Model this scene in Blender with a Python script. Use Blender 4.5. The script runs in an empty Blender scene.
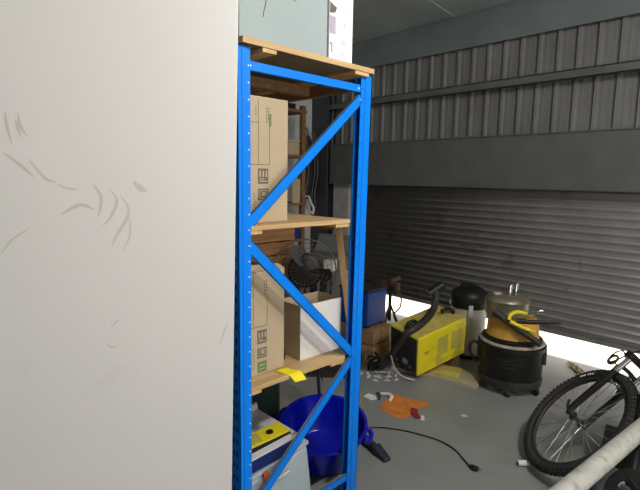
import bpy, bmesh, math, random
from mathutils import Vector, Matrix, Euler
random.seed(7)
PI = math.pi
SC = bpy.context.scene
COL = SC.collection

# ------------------------------------------------------------------ camera
F_PX = 477.0
PITCH, ROLL, YAW = math.radians(7.94), math.radians(0.9), math.radians(46.3)
fwd = Vector((-math.sin(YAW)*math.cos(PITCH), math.cos(YAW)*math.cos(PITCH), -math.sin(PITCH)))
r0 = Vector((math.cos(YAW), math.sin(YAW), 0)); u0 = r0.cross(fwd)
right = r0*math.cos(ROLL)+u0*math.sin(ROLL); upv = u0*math.cos(ROLL)-r0*math.sin(ROLL)
cd = bpy.data.cameras.new('camera'); cam = bpy.data.objects.new('camera', cd); COL.objects.link(cam)
cd.sensor_fit = 'HORIZONTAL'; cd.sensor_width = 36.0; cd.lens = 36.0*F_PX/640.0; cd.clip_start = 0.02
m = Matrix((right, upv, -fwd)).transposed().to_4x4(); m.translation = Vector((0, 0, 1.5)); cam.matrix_world = m
SC.camera = cam

# ------------------------------------------------------------------ light, sky, exposure
SC.view_settings.view_transform = 'Standard'; SC.view_settings.look = 'None'
SC.view_settings.gamma = 1.0; SC.view_settings.use_curve_mapping = False
SC.view_settings.exposure = 0.0
W = bpy.data.worlds.new('world'); SC.world = W; W.use_nodes = True
bg = W.node_tree.nodes['Background']; bg.inputs[0].default_value = (1.0, 0.95, 0.88, 1); bg.inputs[1].default_value = 2.2
sd = bpy.data.lights.new('sun', 'SUN'); sd.energy = 9.0; sd.angle = math.radians(0.6); sd.color = (1.0, 0.93, 0.82)
sun = bpy.data.objects.new('sun', sd); COL.objects.link(sun)
sun.rotation_euler = Vector((0.15, 0.22, 1.0)).to_track_quat('Z', 'Y').to_euler()

def area(name, loc, target, size, power, col):
    d = bpy.data.lights.new(name, 'AREA'); d.shape = 'RECTANGLE'; d.size = size[0]; d.size_y = size[1]
    d.energy = power; d.color = col
    o = bpy.data.objects.new(name, d); COL.objects.link(o); o.location = loc
    o.rotation_euler = (Vector(loc)-Vector(target)).to_track_quat('Z', 'Y').to_euler()
    return o
LAMP_A = Vector((0.70, 1.25, 3.05))
area('shop_lamp_light', LAMP_A, (-1.35, 1.25, 0.9), (0.26, 0.18), 55, (1.0, 0.97, 0.92))
area('added_wall_fill', (0.4, 2.1, 3.0), (-2.2, 3.4, 0.5), (1.2, 0.3), 29, (1.0, 0.97, 0.93))  # unseen fill added to even out the far wall
area('added_side_fill', (3.5, 0.3, 1.5), (-1.4, 1.2, 1.0), (2.8, 2.2), 34, (1.0, 0.99, 0.98))  # soft fill added from the right to even the near surfaces

# ------------------------------------------------------------------ materials
def mat(name, col, rough=0.6, metal=0.0, var=0.12, scale=8.0, bump=0.0, bscale=60.0, stains=None, spec=0.5, alpha=None):
    M = bpy.data.materials.new(name); M.use_nodes = True
    nt = M.node_tree; N = nt.nodes; L = nt.links; b = N['Principled BSDF']
    b.inputs['Roughness'].default_value = rough; b.inputs['Metallic'].default_value = metal
    b.inputs['Specular IOR Level'].default_value = spec
    tc = N.new('ShaderNodeTexCoord'); nz = N.new('ShaderNodeTexNoise'); nz.inputs['Scale'].default_value = scale
    nz.inputs['Detail'].default_value = 6.0
    L.new(tc.outputs['Object'], nz.inputs['Vector'])
    rp = N.new('ShaderNodeValToRGB')
    c = Vector(col)
    lo = c*(1-var); hi = c*(1+var)
    rp.color_ramp.elements[0].position = 0.3; rp.color_ramp.elements[0].color = (*lo, 1)
    rp.color_ramp.elements[1].position = 0.7; rp.color_ramp.elements[1].color = (min(hi[0], 1), min(hi[1], 1), min(hi[2], 1), 1)
    L.new(nz.outputs['Fac'], rp.inputs['Fac'])
    out = rp.outputs['Color']
    if stains:
        scol, sscale, thr, amt = stains
        n2 = N.new('ShaderNodeTexNoise'); n2.inputs['Scale'].default_value = sscale; n2.inputs['Detail'].default_value = 8
        n2.inputs['Distortion'].default_value = 0.6
        L.new(tc.outputs['Object'], n2.inputs['Vector'])
        r2 = N.new('ShaderNodeValToRGB'); r2.color_ramp.elements[0].position = thr; r2.color_ramp.elements[1].position = thr+0.09
        r2.color_ramp.elements[0].color = (0, 0, 0, 1); r2.color_ramp.elements[1].color = (amt, amt, amt, 1)
        mx = N.new('ShaderNodeMix'); mx.data_type = 'RGBA'
        L.new(n2.outputs['Fac'], r2.inputs['Fac']); L.new(r2.outputs['Color'], mx.inputs[0])
        L.new(out, mx.inputs[6]); mx.inputs[7].default_value = (*scol, 1); out = mx.outputs[2]
    L.new(out, b.inputs['Base Color'])
    if bump:
        n3 = N.new('ShaderNodeTexNoise'); n3.inputs['Scale'].default_value = bscale; n3.inputs['Detail'].default_value = 4
        L.new(tc.outputs['Object'], n3.inputs['Vector'])
        bp = N.new('ShaderNodeBump'); bp.inputs['Strength'].default_value = bump; bp.inputs['Distance'].default_value = 0.01
        L.new(n3.outputs['Fac'], bp.inputs['Height']); L.new(bp.outputs['Normal'], b.inputs['Normal'])
    if alpha is not None:
        b.inputs['Alpha'].default_value = alpha
    return M

def wood(name, c1, c2, axis='X', scale=14.0, rough=0.65):
    M = bpy.data.materials.new(name); M.use_nodes = True
    nt = M.node_tree; N = nt.nodes; L = nt.links; b = N['Principled BSDF']; b.inputs['Roughness'].default_value = rough
    tc = N.new('ShaderNodeTexCoord'); mp = N.new('ShaderNodeMapping')
    s = {'X': (0.08, 1, 1), 'Y': (1, 0.08, 1), 'Z': (1, 1, 0.08)}[axis]
    mp.inputs['Scale'].default_value = s
    nz = N.new('ShaderNodeTexNoise'); nz.inputs['Scale'].default_value = scale*3; nz.inputs['Detail'].default_value = 7; nz.inputs['Distortion'].default_value = 1.2
    rp = N.new('ShaderNodeValToRGB'); rp.color_ramp.elements[0].position = 0.32; rp.color_ramp.elements[1].position = 0.68
    rp.color_ramp.elements[0].color = (*c1, 1); rp.color_ramp.elements[1].color = (*c2, 1)
    L.new(tc.outputs['Object'], mp.inputs['Vector']); L.new(mp.outputs[0], nz.inputs['Vector'])
    L.new(nz.outputs['Fac'], rp.inputs['Fac']); L.new(rp.outputs['Color'], b.inputs['Base Color'])
    bp = N.new('ShaderNodeBump'); bp.inputs['Strength'].default_value = 0.25; bp.inputs['Distance'].default_value = 0.004
    L.new(nz.outputs['Fac'], bp.inputs['Height']); L.new(bp.outputs['Normal'], b.inputs['Normal'])
    return M

M_BLUE = mat('blue_powder_coat', (0.001, 0.20, 0.80), 0.42, var=0.07, scale=5, bump=0.03, spec=0.3)
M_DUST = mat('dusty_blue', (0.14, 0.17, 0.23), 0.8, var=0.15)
M_SLOT = mat('slot_dark', (0.006, 0.01, 0.025), 0.8)
M_DOT = mat('pale_dot', (0.75, 0.78, 0.8), 0.4)
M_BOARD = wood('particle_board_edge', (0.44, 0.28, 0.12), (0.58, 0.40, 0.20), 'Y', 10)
M_UNDER = wood('shaded_board_underside', (0.13, 0.09, 0.055), (0.24, 0.17, 0.11), 'X', 8)  # shade under the top board, painted in as a darker wood tone
M_BATTEN = wood('batten_pine', (0.50, 0.30, 0.12), (0.66, 0.45, 0.2), 'X', 10)
M_CARD = mat('cardboard', (0.435, 0.345, 0.225), 0.85, var=0.06, scale=5, bump=0.05, bscale=30)
M_CARDIN = mat('cardboard_inside', (0.42, 0.30, 0.17), 0.9, var=0.06)
M_PRINT = mat('print_grey', (0.13, 0.115, 0.09), 0.8)
M_PRINTG = mat('print_green', (0.12, 0.22, 0.07), 0.8)
M_WHITEP = mat('white_panel_paint', (0.625, 0.612, 0.60), 0.5, var=0.02, scale=1.2, bump=0.04, bscale=7, stains=((0.42, 0.40, 0.38), 3.2, 0.655, 0.22))
M_SCUFF = mat('scuff_grey', (0.50, 0.475, 0.455), 0.6, var=0.05)
M_TEAL = mat('teal_foam', (0.31, 0.37, 0.375), 0.75, var=0.05, scale=3, bump=0.05)
M_WCARD = mat('white_carton', (0.72, 0.71, 0.74), 0.6, var=0.03)
M_WCARDE = mat('white_open_carton', (0.66, 0.64, 0.62), 0.65, var=0.03)  # warm white of the open box front
M_GREYP = mat('grey_print', (0.33, 0.30, 0.36), 0.7)
M_FLOOR = mat('painted_concrete', (0.235, 0.245, 0.232), 0.45, var=0.13, scale=2.2, bump=0.12, bscale=25, stains=((0.32, 0.33, 0.31), 2.6, 0.58, 0.30))
M_CLAD = mat('cladding_grey', (0.195, 0.195, 0.190), 0.5, metal=0.2, var=0.12, scale=3, bump=0.03)
M_BAND = mat('band_sheet', (0.145, 0.17, 0.175), 0.5, var=0.15, scale=3)
M_HEAD = mat('header_steel', (0.120, 0.124, 0.120), 0.5, metal=0.2, var=0.12, scale=5, bump=0.05)
M_GIRT = mat('girt_steel', (0.125, 0.132, 0.132), 0.5, metal=0.2, var=0.12, scale=5)
M_DOOR = mat('roller_door_steel', (0.25, 0.245, 0.24), 0.34, metal=0.25, var=0.10, scale=4, stains=((0.10, 0.09, 0.08), 5, 0.60, 0.4))
M_CEIL = mat('ceiling_blanket', (0.44, 0.49, 0.49), 0.5, metal=0.0, var=0.15, scale=2, bump=0.5, bscale=3)
M_WALLG = mat('wall_grey_paint', (0.48, 0.48, 0.47), 0.7, var=0.06, bump=0.03)
M_DARKST = mat('dark_steel', (0.055, 0.060, 0.075), 0.5, metal=0.3)
M_JAMB = mat('jamb_grey', (0.42, 0.40, 0.38), 0.6)
M_OUT = mat('outside_concrete', (0.72, 0.68, 0.60), 0.9, var=0.06)
M_BLACK = mat('black_plastic', (0.011, 0.011, 0.011), 0.45, var=0.2, bump=0.05, spec=0.35)
M_BLACKD = mat('black_dusty', (0.024, 0.023, 0.022), 0.62, var=0.4, scale=12, bump=0.06)
M_RUBBER = mat('tyre_rubber', (0.028, 0.027, 0.026), 0.8, var=0.25, scale=20, bump=0.1)
M_YEL = mat('yellow_enamel', (0.78, 0.66, 0.015), 0.4, var=0.06, scale=8, stains=((0.45, 0.36, 0.07), 7, 0.56, 0.7))
M_YELTOP = mat('yellow_enamel_dusty', (0.50, 0.42, 0.10), 0.6, var=0.18, scale=12)
M_YTAG = mat('yellow_cloth', (0.85, 0.70, 0.01), 0.7, var=0.04)
M_VENT = mat('vent_dull', (0.50, 0.44, 0.08), 0.7)
M_ORANGE = mat('orange_plastic', (0.62, 0.33, 0.05), 0.5, var=0.15, scale=14)
M_STEEL = mat('tank_steel', (0.24, 0.215, 0.155), 0.42, metal=0.5, var=0.35, scale=14)
M_SILVER = mat('bright_metal', (0.75, 0.75, 0.74), 0.22, metal=0.95, var=0.05)
M_GRIME = mat('grimy_seal', (0.42, 0.39, 0.31), 0.8, var=0.35, scale=18)
M_WPL = mat('white_plastic', (0.62, 0.61, 0.58), 0.5, var=0.08, scale=7)
M_MAUVE = mat('mauve_print', (0.42, 0.37, 0.45), 0.7)
M_PALEPR = mat('pale_print', (0.45, 0.42, 0.48), 0.7)
M_TUBG = mat('pale_grey_plastic', (0.40, 0.47, 0.50), 0.45, var=0.05)
M_FOAM = mat('white_foam', (0.66, 0.66, 0.68), 0.7, var=0.05)
M_NAVY = mat('navy_card', (0.004, 0.016, 0.12), 0.5, var=0.05)
M_TUB = mat('blue_tub_plastic', (0.002, 0.006, 0.36), 0.2, var=0.04)
M_MACH = mat('blue_machine', (0.004, 0.035, 0.22), 0.4, var=0.08)
M_DGREEN = mat('dark_green_plastic', (0.012, 0.03, 0.022), 0.5)
M_CRATE = wood('old_crate_wood', (0.13, 0.065, 0.025), (0.27, 0.145, 0.06), 'X', 12)
M_CRATE2 = wood('orange_timber', (0.22, 0.10, 0.035), (0.36, 0.18, 0.07), 'Y', 8)
M_BOXW = wood('rough_box_wood', (0.19, 0.11, 0.05), (0.38, 0.24, 0.11), 'X', 10)
M_PINE = wood('pine_plank', (0.42, 0.25, 0.11), (0.56, 0.36, 0.18), 'Z', 12)
M_PALE = wood('weathered_ply', (0.30, 0.26, 0.18), (0.45, 0.40, 0.30), 'X', 8)
M_OMESH = mat('orange_paper', (0.62, 0.20, 0.035), 0.7, var=0.15, scale=18)
M_RED = mat('maroon_paper', (0.24, 0.015, 0.03), 0.7)
M_WPAPER = mat('white_paper', (0.70, 0.70, 0.68), 0.7)
M_PIPE = mat('pipe_grey', (0.44, 0.43, 0.39), 0.55, var=0.16, scale=14, stains=((0.20, 0.18, 0.15), 26, 0.56, 0.5), bump=0.1)
M_OTAG = mat('orange_tag', (0.75, 0.16, 0.05), 0.6)
M_RUST = mat('rusty_iron', (0.10, 0.065, 0.045), 0.75, metal=0.4, var=0.5, scale=15, bump=0.2)
M_GREYM = mat('grey_metal_case', (0.15, 0.16, 0.155), 0.4, metal=0.2)
M_LENS = mat('diffuser_white', (0.8, 0.8, 0.8), 0.5)
M_GUARD = mat('guard_grey', (0.10, 0.085, 0.07), 0.5)
M_BAG = mat('grey_bag', (0.25, 0.26, 0.26), 0.5, bump=0.5, bscale=12)
M_SPECK = mat('speckled_wrapper', (0.28, 0.20, 0.10), 0.4, var=0.9, scale=60)

# ------------------------------------------------------------------ mesh helpers
def new(name, bm, m, parent=None, loc=None, rot=None, smooth=False, bevel=0):
    me = bpy.data.meshes.new(name); bmesh.ops.recalc_face_normals(bm, faces=bm.faces[:]) if not smooth == 'keep' else None
    bm.to_mesh(me); bm.free()
    ms = m if isinstance(m, (list, tuple)) else [m]
    for x in ms: me.materials.append(x)
    o = bpy.data.objects.new(name, me); COL.objects.link(o)
    if smooth:
        me.polygons.foreach_set('use_smooth', [True]*len(me.polygons))
        try: me.set_sharp_from_angle(angle=math.radians(40))
        except Exception: pass
    if parent: o.parent = parent
    if loc: o.location = loc
    if rot: o.rotation_euler = rot
    if bevel:
        b = o.modifiers.new('bevel', 'BEVEL'); b.width = bevel; b.segments = 2; b.limit_method = 'ANGLE'
    return o
def empty(name, loc=(0, 0, 0), rot=(0, 0, 0)):
    o = bpy.data.objects.new(name, None); COL.objects.link(o); o.location = loc; o.rotation_euler = rot; return o
def tag(o, label, cat, group=None, kind=None):
    o['label'] = label; o['category'] = cat
    if group: o['group'] = group
    if kind: o['kind'] = kind
    return o
def struct(o): o['kind'] = 'structure'; return o
def bx(bm, lo, hi, mi=0, M=None):
    vs = [bm.verts.new((x, y, z)) for x in (lo[0], hi[0]) for y in (lo[1], hi[1]) for z in (lo[2], hi[2])]
    if M is not None:
        for v in vs: v.co = M @ v.co
    for f in ((0, 1, 3, 2), (4, 6, 7, 5), (0, 4, 5, 1), (2, 3, 7, 6), (0, 2, 6, 4), (1, 5, 7, 3)):
        fc = bm.faces.new([vs[i] for i in f]); fc.material_index = mi
    return vs
def B(*boxes):
    bm = bmesh.new()
    for b in boxes:
        bx(bm, b[0], b[1], b[2] if len(b) > 2 else 0)
    return bm
def frame_at(d):
    d = Vector(d).normalized(); a = Vector((0, 0, 1)) if abs(d.z) < 0.9 else Vector((1, 0, 0))
    x = d.cross(a).normalized(); return x, d.cross(x).normalized()
def spline(pts, n=8):
    P = [Vector(p) for p in pts]
    if len(P) < 3: return P
    out = []
    for i in range(len(P)-1):
        p0 = P[max(i-1, 0)]; p1 = P[i]; p2 = P[i+1]; p3 = P[min(i+2, len(P)-1)]
        for k in range(n):
            t = k/n
            out.append(0.5*((2*p1)+(p2-p0)*t+(2*p0-5*p1+4*p2-p3)*t*t+(3*p1-p0-3*p2+p3)*t*t*t))
    out.append(P[-1]); return out
def tube(bm, pts, r, seg=10, closed=False, mi=0, smooth=0, ring=0.0):
    P = spline(pts, smooth) if smooth else [Vector(p) for p in pts]
    n = len(P); rings = []
    x = None
    for i, p in enumerate(P):
        a = P[(i-1) % n] if closed else P[max(i-1, 0)]; b = P[(i+1) % n] if closed else P[min(i+1, n-1)]
        d = (b-a).normalized()
        if x is None: x, y = frame_at(d)
        else:
            x = (x-d*x.dot(d)).normalized(); y = d.cross(x)
        if isinstance(r, (list, tuple)):
            f_ = i/(n-1)*(len(r)-1); j_ = min(int(f_), len(r)-2); rr = r[j_]+(r[j_+1]-r[j_])*(f_-j_)
        else: rr = r
        if ring and i % 2: rr *= 1-ring
        rings.append([bm.verts.new(p+(x*math.cos(2*PI*k/seg)+y*math.sin(2*PI*k/seg))*rr) for k in range(seg)])
    m_ = n if closed else n-1
    for i in range(m_):
        A = rings[i]; C = rings[(i+1) % n]
        for k in range(seg):
            f = bm.faces.new((A[k], A[(k+1) % seg], C[(k+1) % seg], C[k])); f.material_index = mi
    if not closed:
        for R_ in (rings[0], rings[-1]):
            f = bm.faces.new(R_); f.material_index = mi
def lathe(bm, prof, seg=40, c=(0, 0, 0), mi=0, M=None):
    rings = []
    for (r, z) in prof:
        if r < 1e-5: rings.append([bm.verts.new((c[0], c[1], c[2]+z))])
        else: rings.append([bm.verts.new((c[0]+r*math.cos(2*PI*k/seg), c[1]+r*math.sin(2*PI*k/seg), c[2]+z)) for k in range(seg)])
    if M is not None:
        for R_ in rings:
            for v in R_: v.co = M @ v.co
    for A, C in zip(rings, rings[1:]):
        for k in range(seg):
            k2 = (k+1) % seg
            if len(A) == 1 and len(C) == 1: continue
            if len(A) == 1: f = bm.faces.new((A[0], C[k], C[k2]))
            elif len(C) == 1: f = bm.faces.new((A[k], A[k2], C[0]))
            else: f = bm.faces.new((A[k], A[k2], C[k2], C[k]))
            f.material_index = mi
def prism(bm, pts, h0, h1, M=None, mi=0):
    """polygon pts (x,y) extruded from z=h0 to h1"""
    a = [bm.verts.new((p[0], p[1], h0)) for p in pts]; b = [bm.verts.new((p[0], p[1], h1)) for p in pts]
    if M is not None:
        for v in a+b: v.co = M @ v.co
    n = len(pts)
    fs = [bm.faces.new(a[::-1]), bm.faces.new(b)]
    for i in range(n): fs.append(bm.faces.new((a[i], a[(i+1) % n], b[(i+1) % n], b[i])))
    for f in fs: f.material_index = mi
def text(name, body, size, m, parent, loc, rot, ext=0.0004):
    c = bpy.data.curves.new(name, 'FONT'); c.body = body; c.size = size; c.extrude = ext; c.align_x = 'CENTER'; c.align_y = 'CENTER'
    c.materials.append(m)
    tmp = bpy.data.objects.new(name, c); COL.objects.link(tmp); bpy.context.view_layer.update()
    me = bpy.data.meshes.new_from_object(tmp.evaluated_get(bpy.context.evaluated_depsgraph_get()))
    bpy.data.objects.remove(tmp)
    o = bpy.data.objects.new(name, me); COL.objects.link(o); o.parent = parent; o.location = loc; o.rotation_euler = rot
    return o
FACE_X = (PI/2, 0, PI/2)      # text standing up, read from +X

# ------------------------------------------------------------------ room shell
XL, XR, YB, YF, ZC = -4.45, 3.2, -3.6, 4.24, 3.36
struct(new('floor', B(((XL-.1, YB-.1, -0.12), (XR+.1, YF+0.02, 0))), M_FLOOR))
struct(new('ground_outside', B(((XL-3, YF+0.02, -0.14), (XR+3, YF+9, -0.004))), M_OUT))
SL = 0.10                                   # roof rises away from the door wall
ZW = 3.03
def roofz(y): return ZW+(YF-y)*SL
bm = bmesh.new(); V8 = [bm.verts.new(p) for p in ((XL-.1, YB-.1, roofz(YB-.1)), (XR+.1, YB-.1, roofz(YB-.1)), (XR+.1, YF+.1, roofz(YF+.1)), (XL-.1, YF+.1, roofz(YF+.1)))]
V9 = [bm.verts.new(v.co+Vector((0, 0, .08))) for v in V8]
bm.faces.new(V8); bm.faces.new(V9)
for i in range(4): bm.faces.new((V8[i], V8[(i+1) % 4], V9[(i+1) % 4], V9[i]))
struct(new('ceiling', bm, M_CEIL))
k = 0
for y in (2.1, 0.9, -0.4, -1.8):
    bm = bmesh.new(); zc = roofz(y); bx(bm, (XL, y, zc-0.13), (XR, y+.012, zc)); bx(bm, (XL, y, zc-0.13), (XR, y+.06, zc-.118))
    k += 1; struct(new('trim_%d' % k, bm, M_GIRT))
k = 5; bm = bmesh.new()
for x in (-4.0, -2.6, -1.2, 0.2, 1.6):
    vs = bx(bm, (x, YB, 0), (x+.012, YF-.06, .02))
    for v in vs: v.co.z += roofz(v.co.y)-.005
struct(new('trim_6', bm, M_CEIL))
# left, right and rear walls
struct(new('wall_left', B(((XL-.12, YB-.1, 0), (XL, YF+.1, 3.9))), M_WALLG))
struct(new('wall_right', B(((XR, YB-.1, 0), (XR+.12, -1.3, 3.9)), ((XR, 2.0, 0), (XR+.12, YF+.1, 3.9)), ((XR, -1.3, 2.7), (XR+.12, 2.0, 3.9))), M_WALLG))  # gap in the right wall added to let the side fill in
struct(new('ground_side', B(((XR+.1, YB-2, -.14), (XR+5, YF+.02, -.004))), M_OUT))
struct(new('wall_rear', B(((XL, YB-.12, 0), (XR, YB, 3.9))), M_WALLG))
# door wall: ribbed cladding above the header, solid either side of the opening
DX0, DX1 = -3.95, 1.15
def cladding(z0, z1):
    bm = bmesh.new(); bx(bm, (XL, YF, z0), (XR, YF+.02, z1))
    x = XL+0.07
    while x < XR:
        prism(bm, [(x-.021, z0), (x+.021, z0), (x+.021, z1), (x-.021, z1)], 0, 0.004, Matrix(((1, 0, 0, 0), (0, 0, -1, YF), (0, 1, 0, 0), (0, 0, 0, 1))))
        vs = [bm.verts.new(p) for p in ((x-.021, YF, z0), (x-.011, YF-.024, z0), (x+.011, YF-.024, z0), (x+.021, YF, z0),
                                        (x-.021, YF, z1), (x-.011, YF-.024, z1), (x+.011, YF-.024, z1), (x+.021, YF, z1))]
        for i in range(3): bm.faces.new((vs[i], vs[i+1], vs[i+5], vs[i+4]))
        for g in (x+.05, x+.10):
            bx(bm, (g-.006, YF-.004, z0), (g+.006, YF, z1))
        x += 0.153
    return bm
struct(new('wall_front', cladding(1.86, 3.1), M_CLAD))
struct(new('wall_front_left', B(((XL, YF, 0), (DX0, YF+.12, 1.86))), M_DARKST))
struct(new('wall_front_right', B(((DX1, YF, 0), (XR, YF+.12, 1.86))), M_CLAD))
def girt(z0, z1, d, name):
    bm = bmesh.new(); bx(bm, (XL, YF-d, z1-.008), (XR, YF-.026, z1)); bx(bm, (XL, YF-d, z0), (XR, YF-d+.006, z1)); bx(bm, (XL, YF-d, z0), (XR, YF-.07, z0+.006))
    return struct(new(name, bm, M_GIRT))
girt(2.315, 2.385, 0.11, 'trim_7')
bm = bmesh.new(); bx(bm, (XL, YF-.05, 2.735), (XR, YF-.026, 3.03)); bx(bm, (XL, YF-.06, 2.725), (XR, YF-.026, 2.745)); struct(new('trim_8', bm, M_BAND))
# steel column in the corner and light jamb
struct(new('trim_9', B(((-4.449, 4.08, 0), (-4.17, 4.1, 2.72)), ((-4.449, 4.22, 0), (-4.17, 4.238, 2.72)), ((-4.32, 4.1, 0), (-4.30, 4.22, 2.72))), M_DARKST))
struct(new('trim_10', B(((-4.16, 4.185, 0), (-3.90, 4.24, 1.45))), M_JAMB, bevel=.004))
# header over the roller door
bm = B(((-4.165, 4.12, 1.445), (XR, 4.24, 1.905)))
bx(bm, (-4.165, 4.108, 1.893), (XR, 4.12, 1.905)); bx(bm, (-4.165, 4.108, 1.437), (XR, 4.12, 1.452))
struct(new('trim_11', bm, M_HEAD, bevel=.003))
# roller door: corrugated curtain, raised 0.2 m above the floor
dr = empty('door_1', ((DX0+DX1)/2, 4.24, 0)); struct(dr)
bm = bmesh.new(); z = 0.225; prof = []
pitch_ = 0.0635
while z < 1.50:
    for f_, dy in ((0, 0), (.38, 0), (.50, -.004), (.66, -.013), (.72, -.0145), (.78, -.0135), (.90, -.002), (.95, 0)):
        prof.append((dy, z+pitch_*f_))
    z += pitch_
prev = None
for (dy, z) in prof:
    a = bm.verts.new((DX0-.02, 4.262+dy, z)); b_ = bm.verts.new((DX1+.02, 4.262+dy, z))
    if prev: bm.faces.new((prev[0], prev[1], b_, a))
    prev = (a, b_)
cur = new('curtain', bm, M_DOOR, dr, smooth=True); cur.matrix_parent_inverse = Matrix.Translation(-dr.location)
so = cur.modifiers.new('s', 'SOLIDIFY'); so.thickness = 0.002
br = new('bottom_rail', B(((DX0, 4.235, .198), (DX1, 4.275, .228)), ((DX0, 4.225, .198), (DX1, 4.235, .206))), M_DOOR, dr); br.matrix_parent_inverse = Matrix.Translation(-dr.location)
for s, x in ((0, DX0-.03), (1, DX1-.02)):
    g = new('guide_rail', B(((x, 4.236, 0), (x+.05, 4.30, 1.6))), M_GIRT, dr); g.matrix_parent_inverse = Matrix.Translation(-dr.location)
# dark stains on the curtain are scattered by its material; a fence line outside keeps the view closed
struct(new('wall_outside', B(((XL-3, YF+9, -.1), (XR+3, YF+9.2, 2.2))), M_OUT))

# ceiling fittings out of view: shop lamp, and an added housing for the fill
def fitting(loc, sx, sy, label):
    t = empty('ceiling_light', loc); tag(t, label, 'light fitting')
    new('housing', B(((-sx, -sy, 0.02), (sx, sy, 0.09))), M_GIRT, t, bevel=.006)
    new('suspension_rod', B(((-.008, -.008, .09), (.008, .008, roofz(loc[1])-loc[2]+.01))), M_DARKST, t)
fitting((LAMP_A.x+.0, LAMP_A.y, LAMP_A.z+.02), .2, .16, 'square metal ceiling light above the aisle near the racking')
fitting((0.4, 2.1, 3.02), .65, .2, 'long metal housing added for the fill light, out of view')

# ------------------------------------------------------------------ white panel, left foreground
t = empty('white_board'); tag(t, 'large plain white panel with faint grey scuff marks beside the blue rack', 'board')
a = Vector((-1.345, 0.857, 0)); d = Vector((-.40, -.917, 0)).normalized(); nrm = Vector((-d.y, d.x, 0))   # nrm points away from the camera side?
if nrm.dot(-a) > 0: nrm = -nrm
PW, PH, PT = 1.22, 2.42, 0.035
bm = bmesh.new(); bx(bm, (0, 0, 0), (PW, PT, PH))
R3 = Matrix((d, nrm, Vector((0, 0, 1)))).transposed().to_4x4()
lean = Matrix.Rotation(math.radians(-0.8), 4, 'X'); side = Matrix.Rotation(math.radians(-1.45), 4, 'Y')
PM = Matrix.Translation(a) @ R3 @ lean @ side
t.matrix_world = PM
pn = new('sheet', bm, M_WHITEP, t, bevel=.004)
def smear(pts, w):
    P = spline([(p[0], 0, p[1]) for p in pts], 6); n = len(P)
    L_, R_ = [], []
    for i, p in enumerate(P):
        ww = w*math.sin(PI*(i+.3)/(n-1+.6)); dd = (P[min(i+1, n-1)]-P[max(i-1, 0)]).normalized(); q = Vector((-dd.z, 0, dd.x))
        L_.append(sc_.verts.new((p.x+q.x*ww, -.0006, p.z+q.z*ww))); R_.append(sc_.verts.new((p.x-q.x*ww, -.0006, p.z-q.z*ww)))
    for i in range(n-1): sc_.faces.new((L_[i], L_[i+1], R_[i+1], R_[i]))
SCUFF_PTS = [  # hand-wide wiping marks on the sheet (distance from right edge, height)
    ([(.652, 1.661), (.649, 1.62), (.638, 1.565)], .004), ([(.62, 1.658), (.617, 1.622), (.60, 1.59)], .0045), ([(.628, 1.64), (.622, 1.61), (.612, 1.585)], .003),
    ([(.663, 1.544), (.62, 1.51), (.585, 1.475)], .0045), ([(.60, 1.53), (.559, 1.475), (.53, 1.465)], .004), ([(.53, 1.46), (.50, 1.447), (.47, 1.445)], .003),
    ([(.432, 1.463), (.41, 1.421), (.42, 1.36)], .0045), ([(.39, 1.452), (.366, 1.416), (.385, 1.362), (.41, 1.335)], .0045),
    ([(.357, 1.432), (.332, 1.38), (.367, 1.308), (.382, 1.275)], .005), ([(.332, 1.37), (.33, 1.308), (.353, 1.255)], .003),
    ([(.319, 1.476), (.299, 1.455), (.279, 1.446)], .009), ([(.679, 1.25), (.648, 1.294), (.601, 1.329)], .003),
    ([(.522, 1.368), (.468, 1.399), (.428, 1.384)], .005), ([(.391, 1.013), (.374, 1.032), (.365, 1.041)], .0025), ([(.407, .966), (.387, .951), (.369, .956)], .0025),
    ([(.048, .93), (.035, .974), (.021, 1.009)], .0025)]
for p, w in SCUFF_PTS:
    sc_ = bmesh.new(); smear(p, w); new('scuff_mark', sc_, M_SCUFF, t)

# ------------------------------------------------------------------ blue storage rack
XF = -1.40; RB = -3.2     # near end frame and far end frame of the bay
rack = empty('storage_rack', (-1.43, 1.28, 0)); tag(rack, 'tall blue steel storage rack with diagonal braces and timber shelves', 'rack')
def rp(o): o.parent = rack; o.matrix_parent_inverse = Matrix.Translation(-rack.location); return o
def post(x0, y0, y1, front, holes=True, dp=.058, shear=0.0):
    """x0 the +X face; front: web faces -Y (True) or +Y"""
    bm = bmesh.new(); t_ = .0025; x1 = x0-dp
    lo, hi = 0.005, 1.938
    yw0, yw1 = (y0, y0+t_) if front else (y1-t_, y1)
    bx(bm, (x1, yw0, lo), (x0, yw1, hi))
    bx(bm, (x0-t_, y0, lo), (x0, y1, hi)); bx(bm, (x1, y0, lo), (x1+t_, y1, hi))
    # lips
    yl = (y1-t_, y1) if front else (y0, y0+t_)
    bx(bm, (x1, yl[0], lo), (x1+.006, yl[1], hi)); 
    # slight rib on the +X flange
    ym = (y0+y1)/2
    bx(bm, (x0, ym-.009, lo), (x0+.002, ym+.009, hi))
    # slots on the web
    z = .05; yo = y0-.0006 if front else y1+.0006
    while z < hi-.03 and holes:
        for xa in ((x0-.020, x0-.042) if dp > .05 else (x0-.019,)):
            bx(bm, (xa-.0045, min(yo, yw0-.0006), z), (xa+.0045, max(yo, yw1+.0006), z+.020), 1)
        z += .05
    z = .07; ye = (y1-.008) if front else (y0+.008)
    while z < hi-.02 and holes:
        vs = [bm.verts.new((x0+.0008, ye+.0030*math.cos(q*PI/3), z+.0030*math.sin(q*PI/3))) for q in range(6)]
        f = bm.faces.new(vs); f.material_index = 2 if front else 1  # row of small flat discs along the flange edge
        z += .0565
    bx(bm, (x1-.02, y0-.012, 0), (x0+.006, y1+.012, .005))
    for v in bm.verts: v.co.y += shear*v.co.z
    return rp(new('post', bm, [M_BLUE, M_SLOT, M_DOT]))
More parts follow.
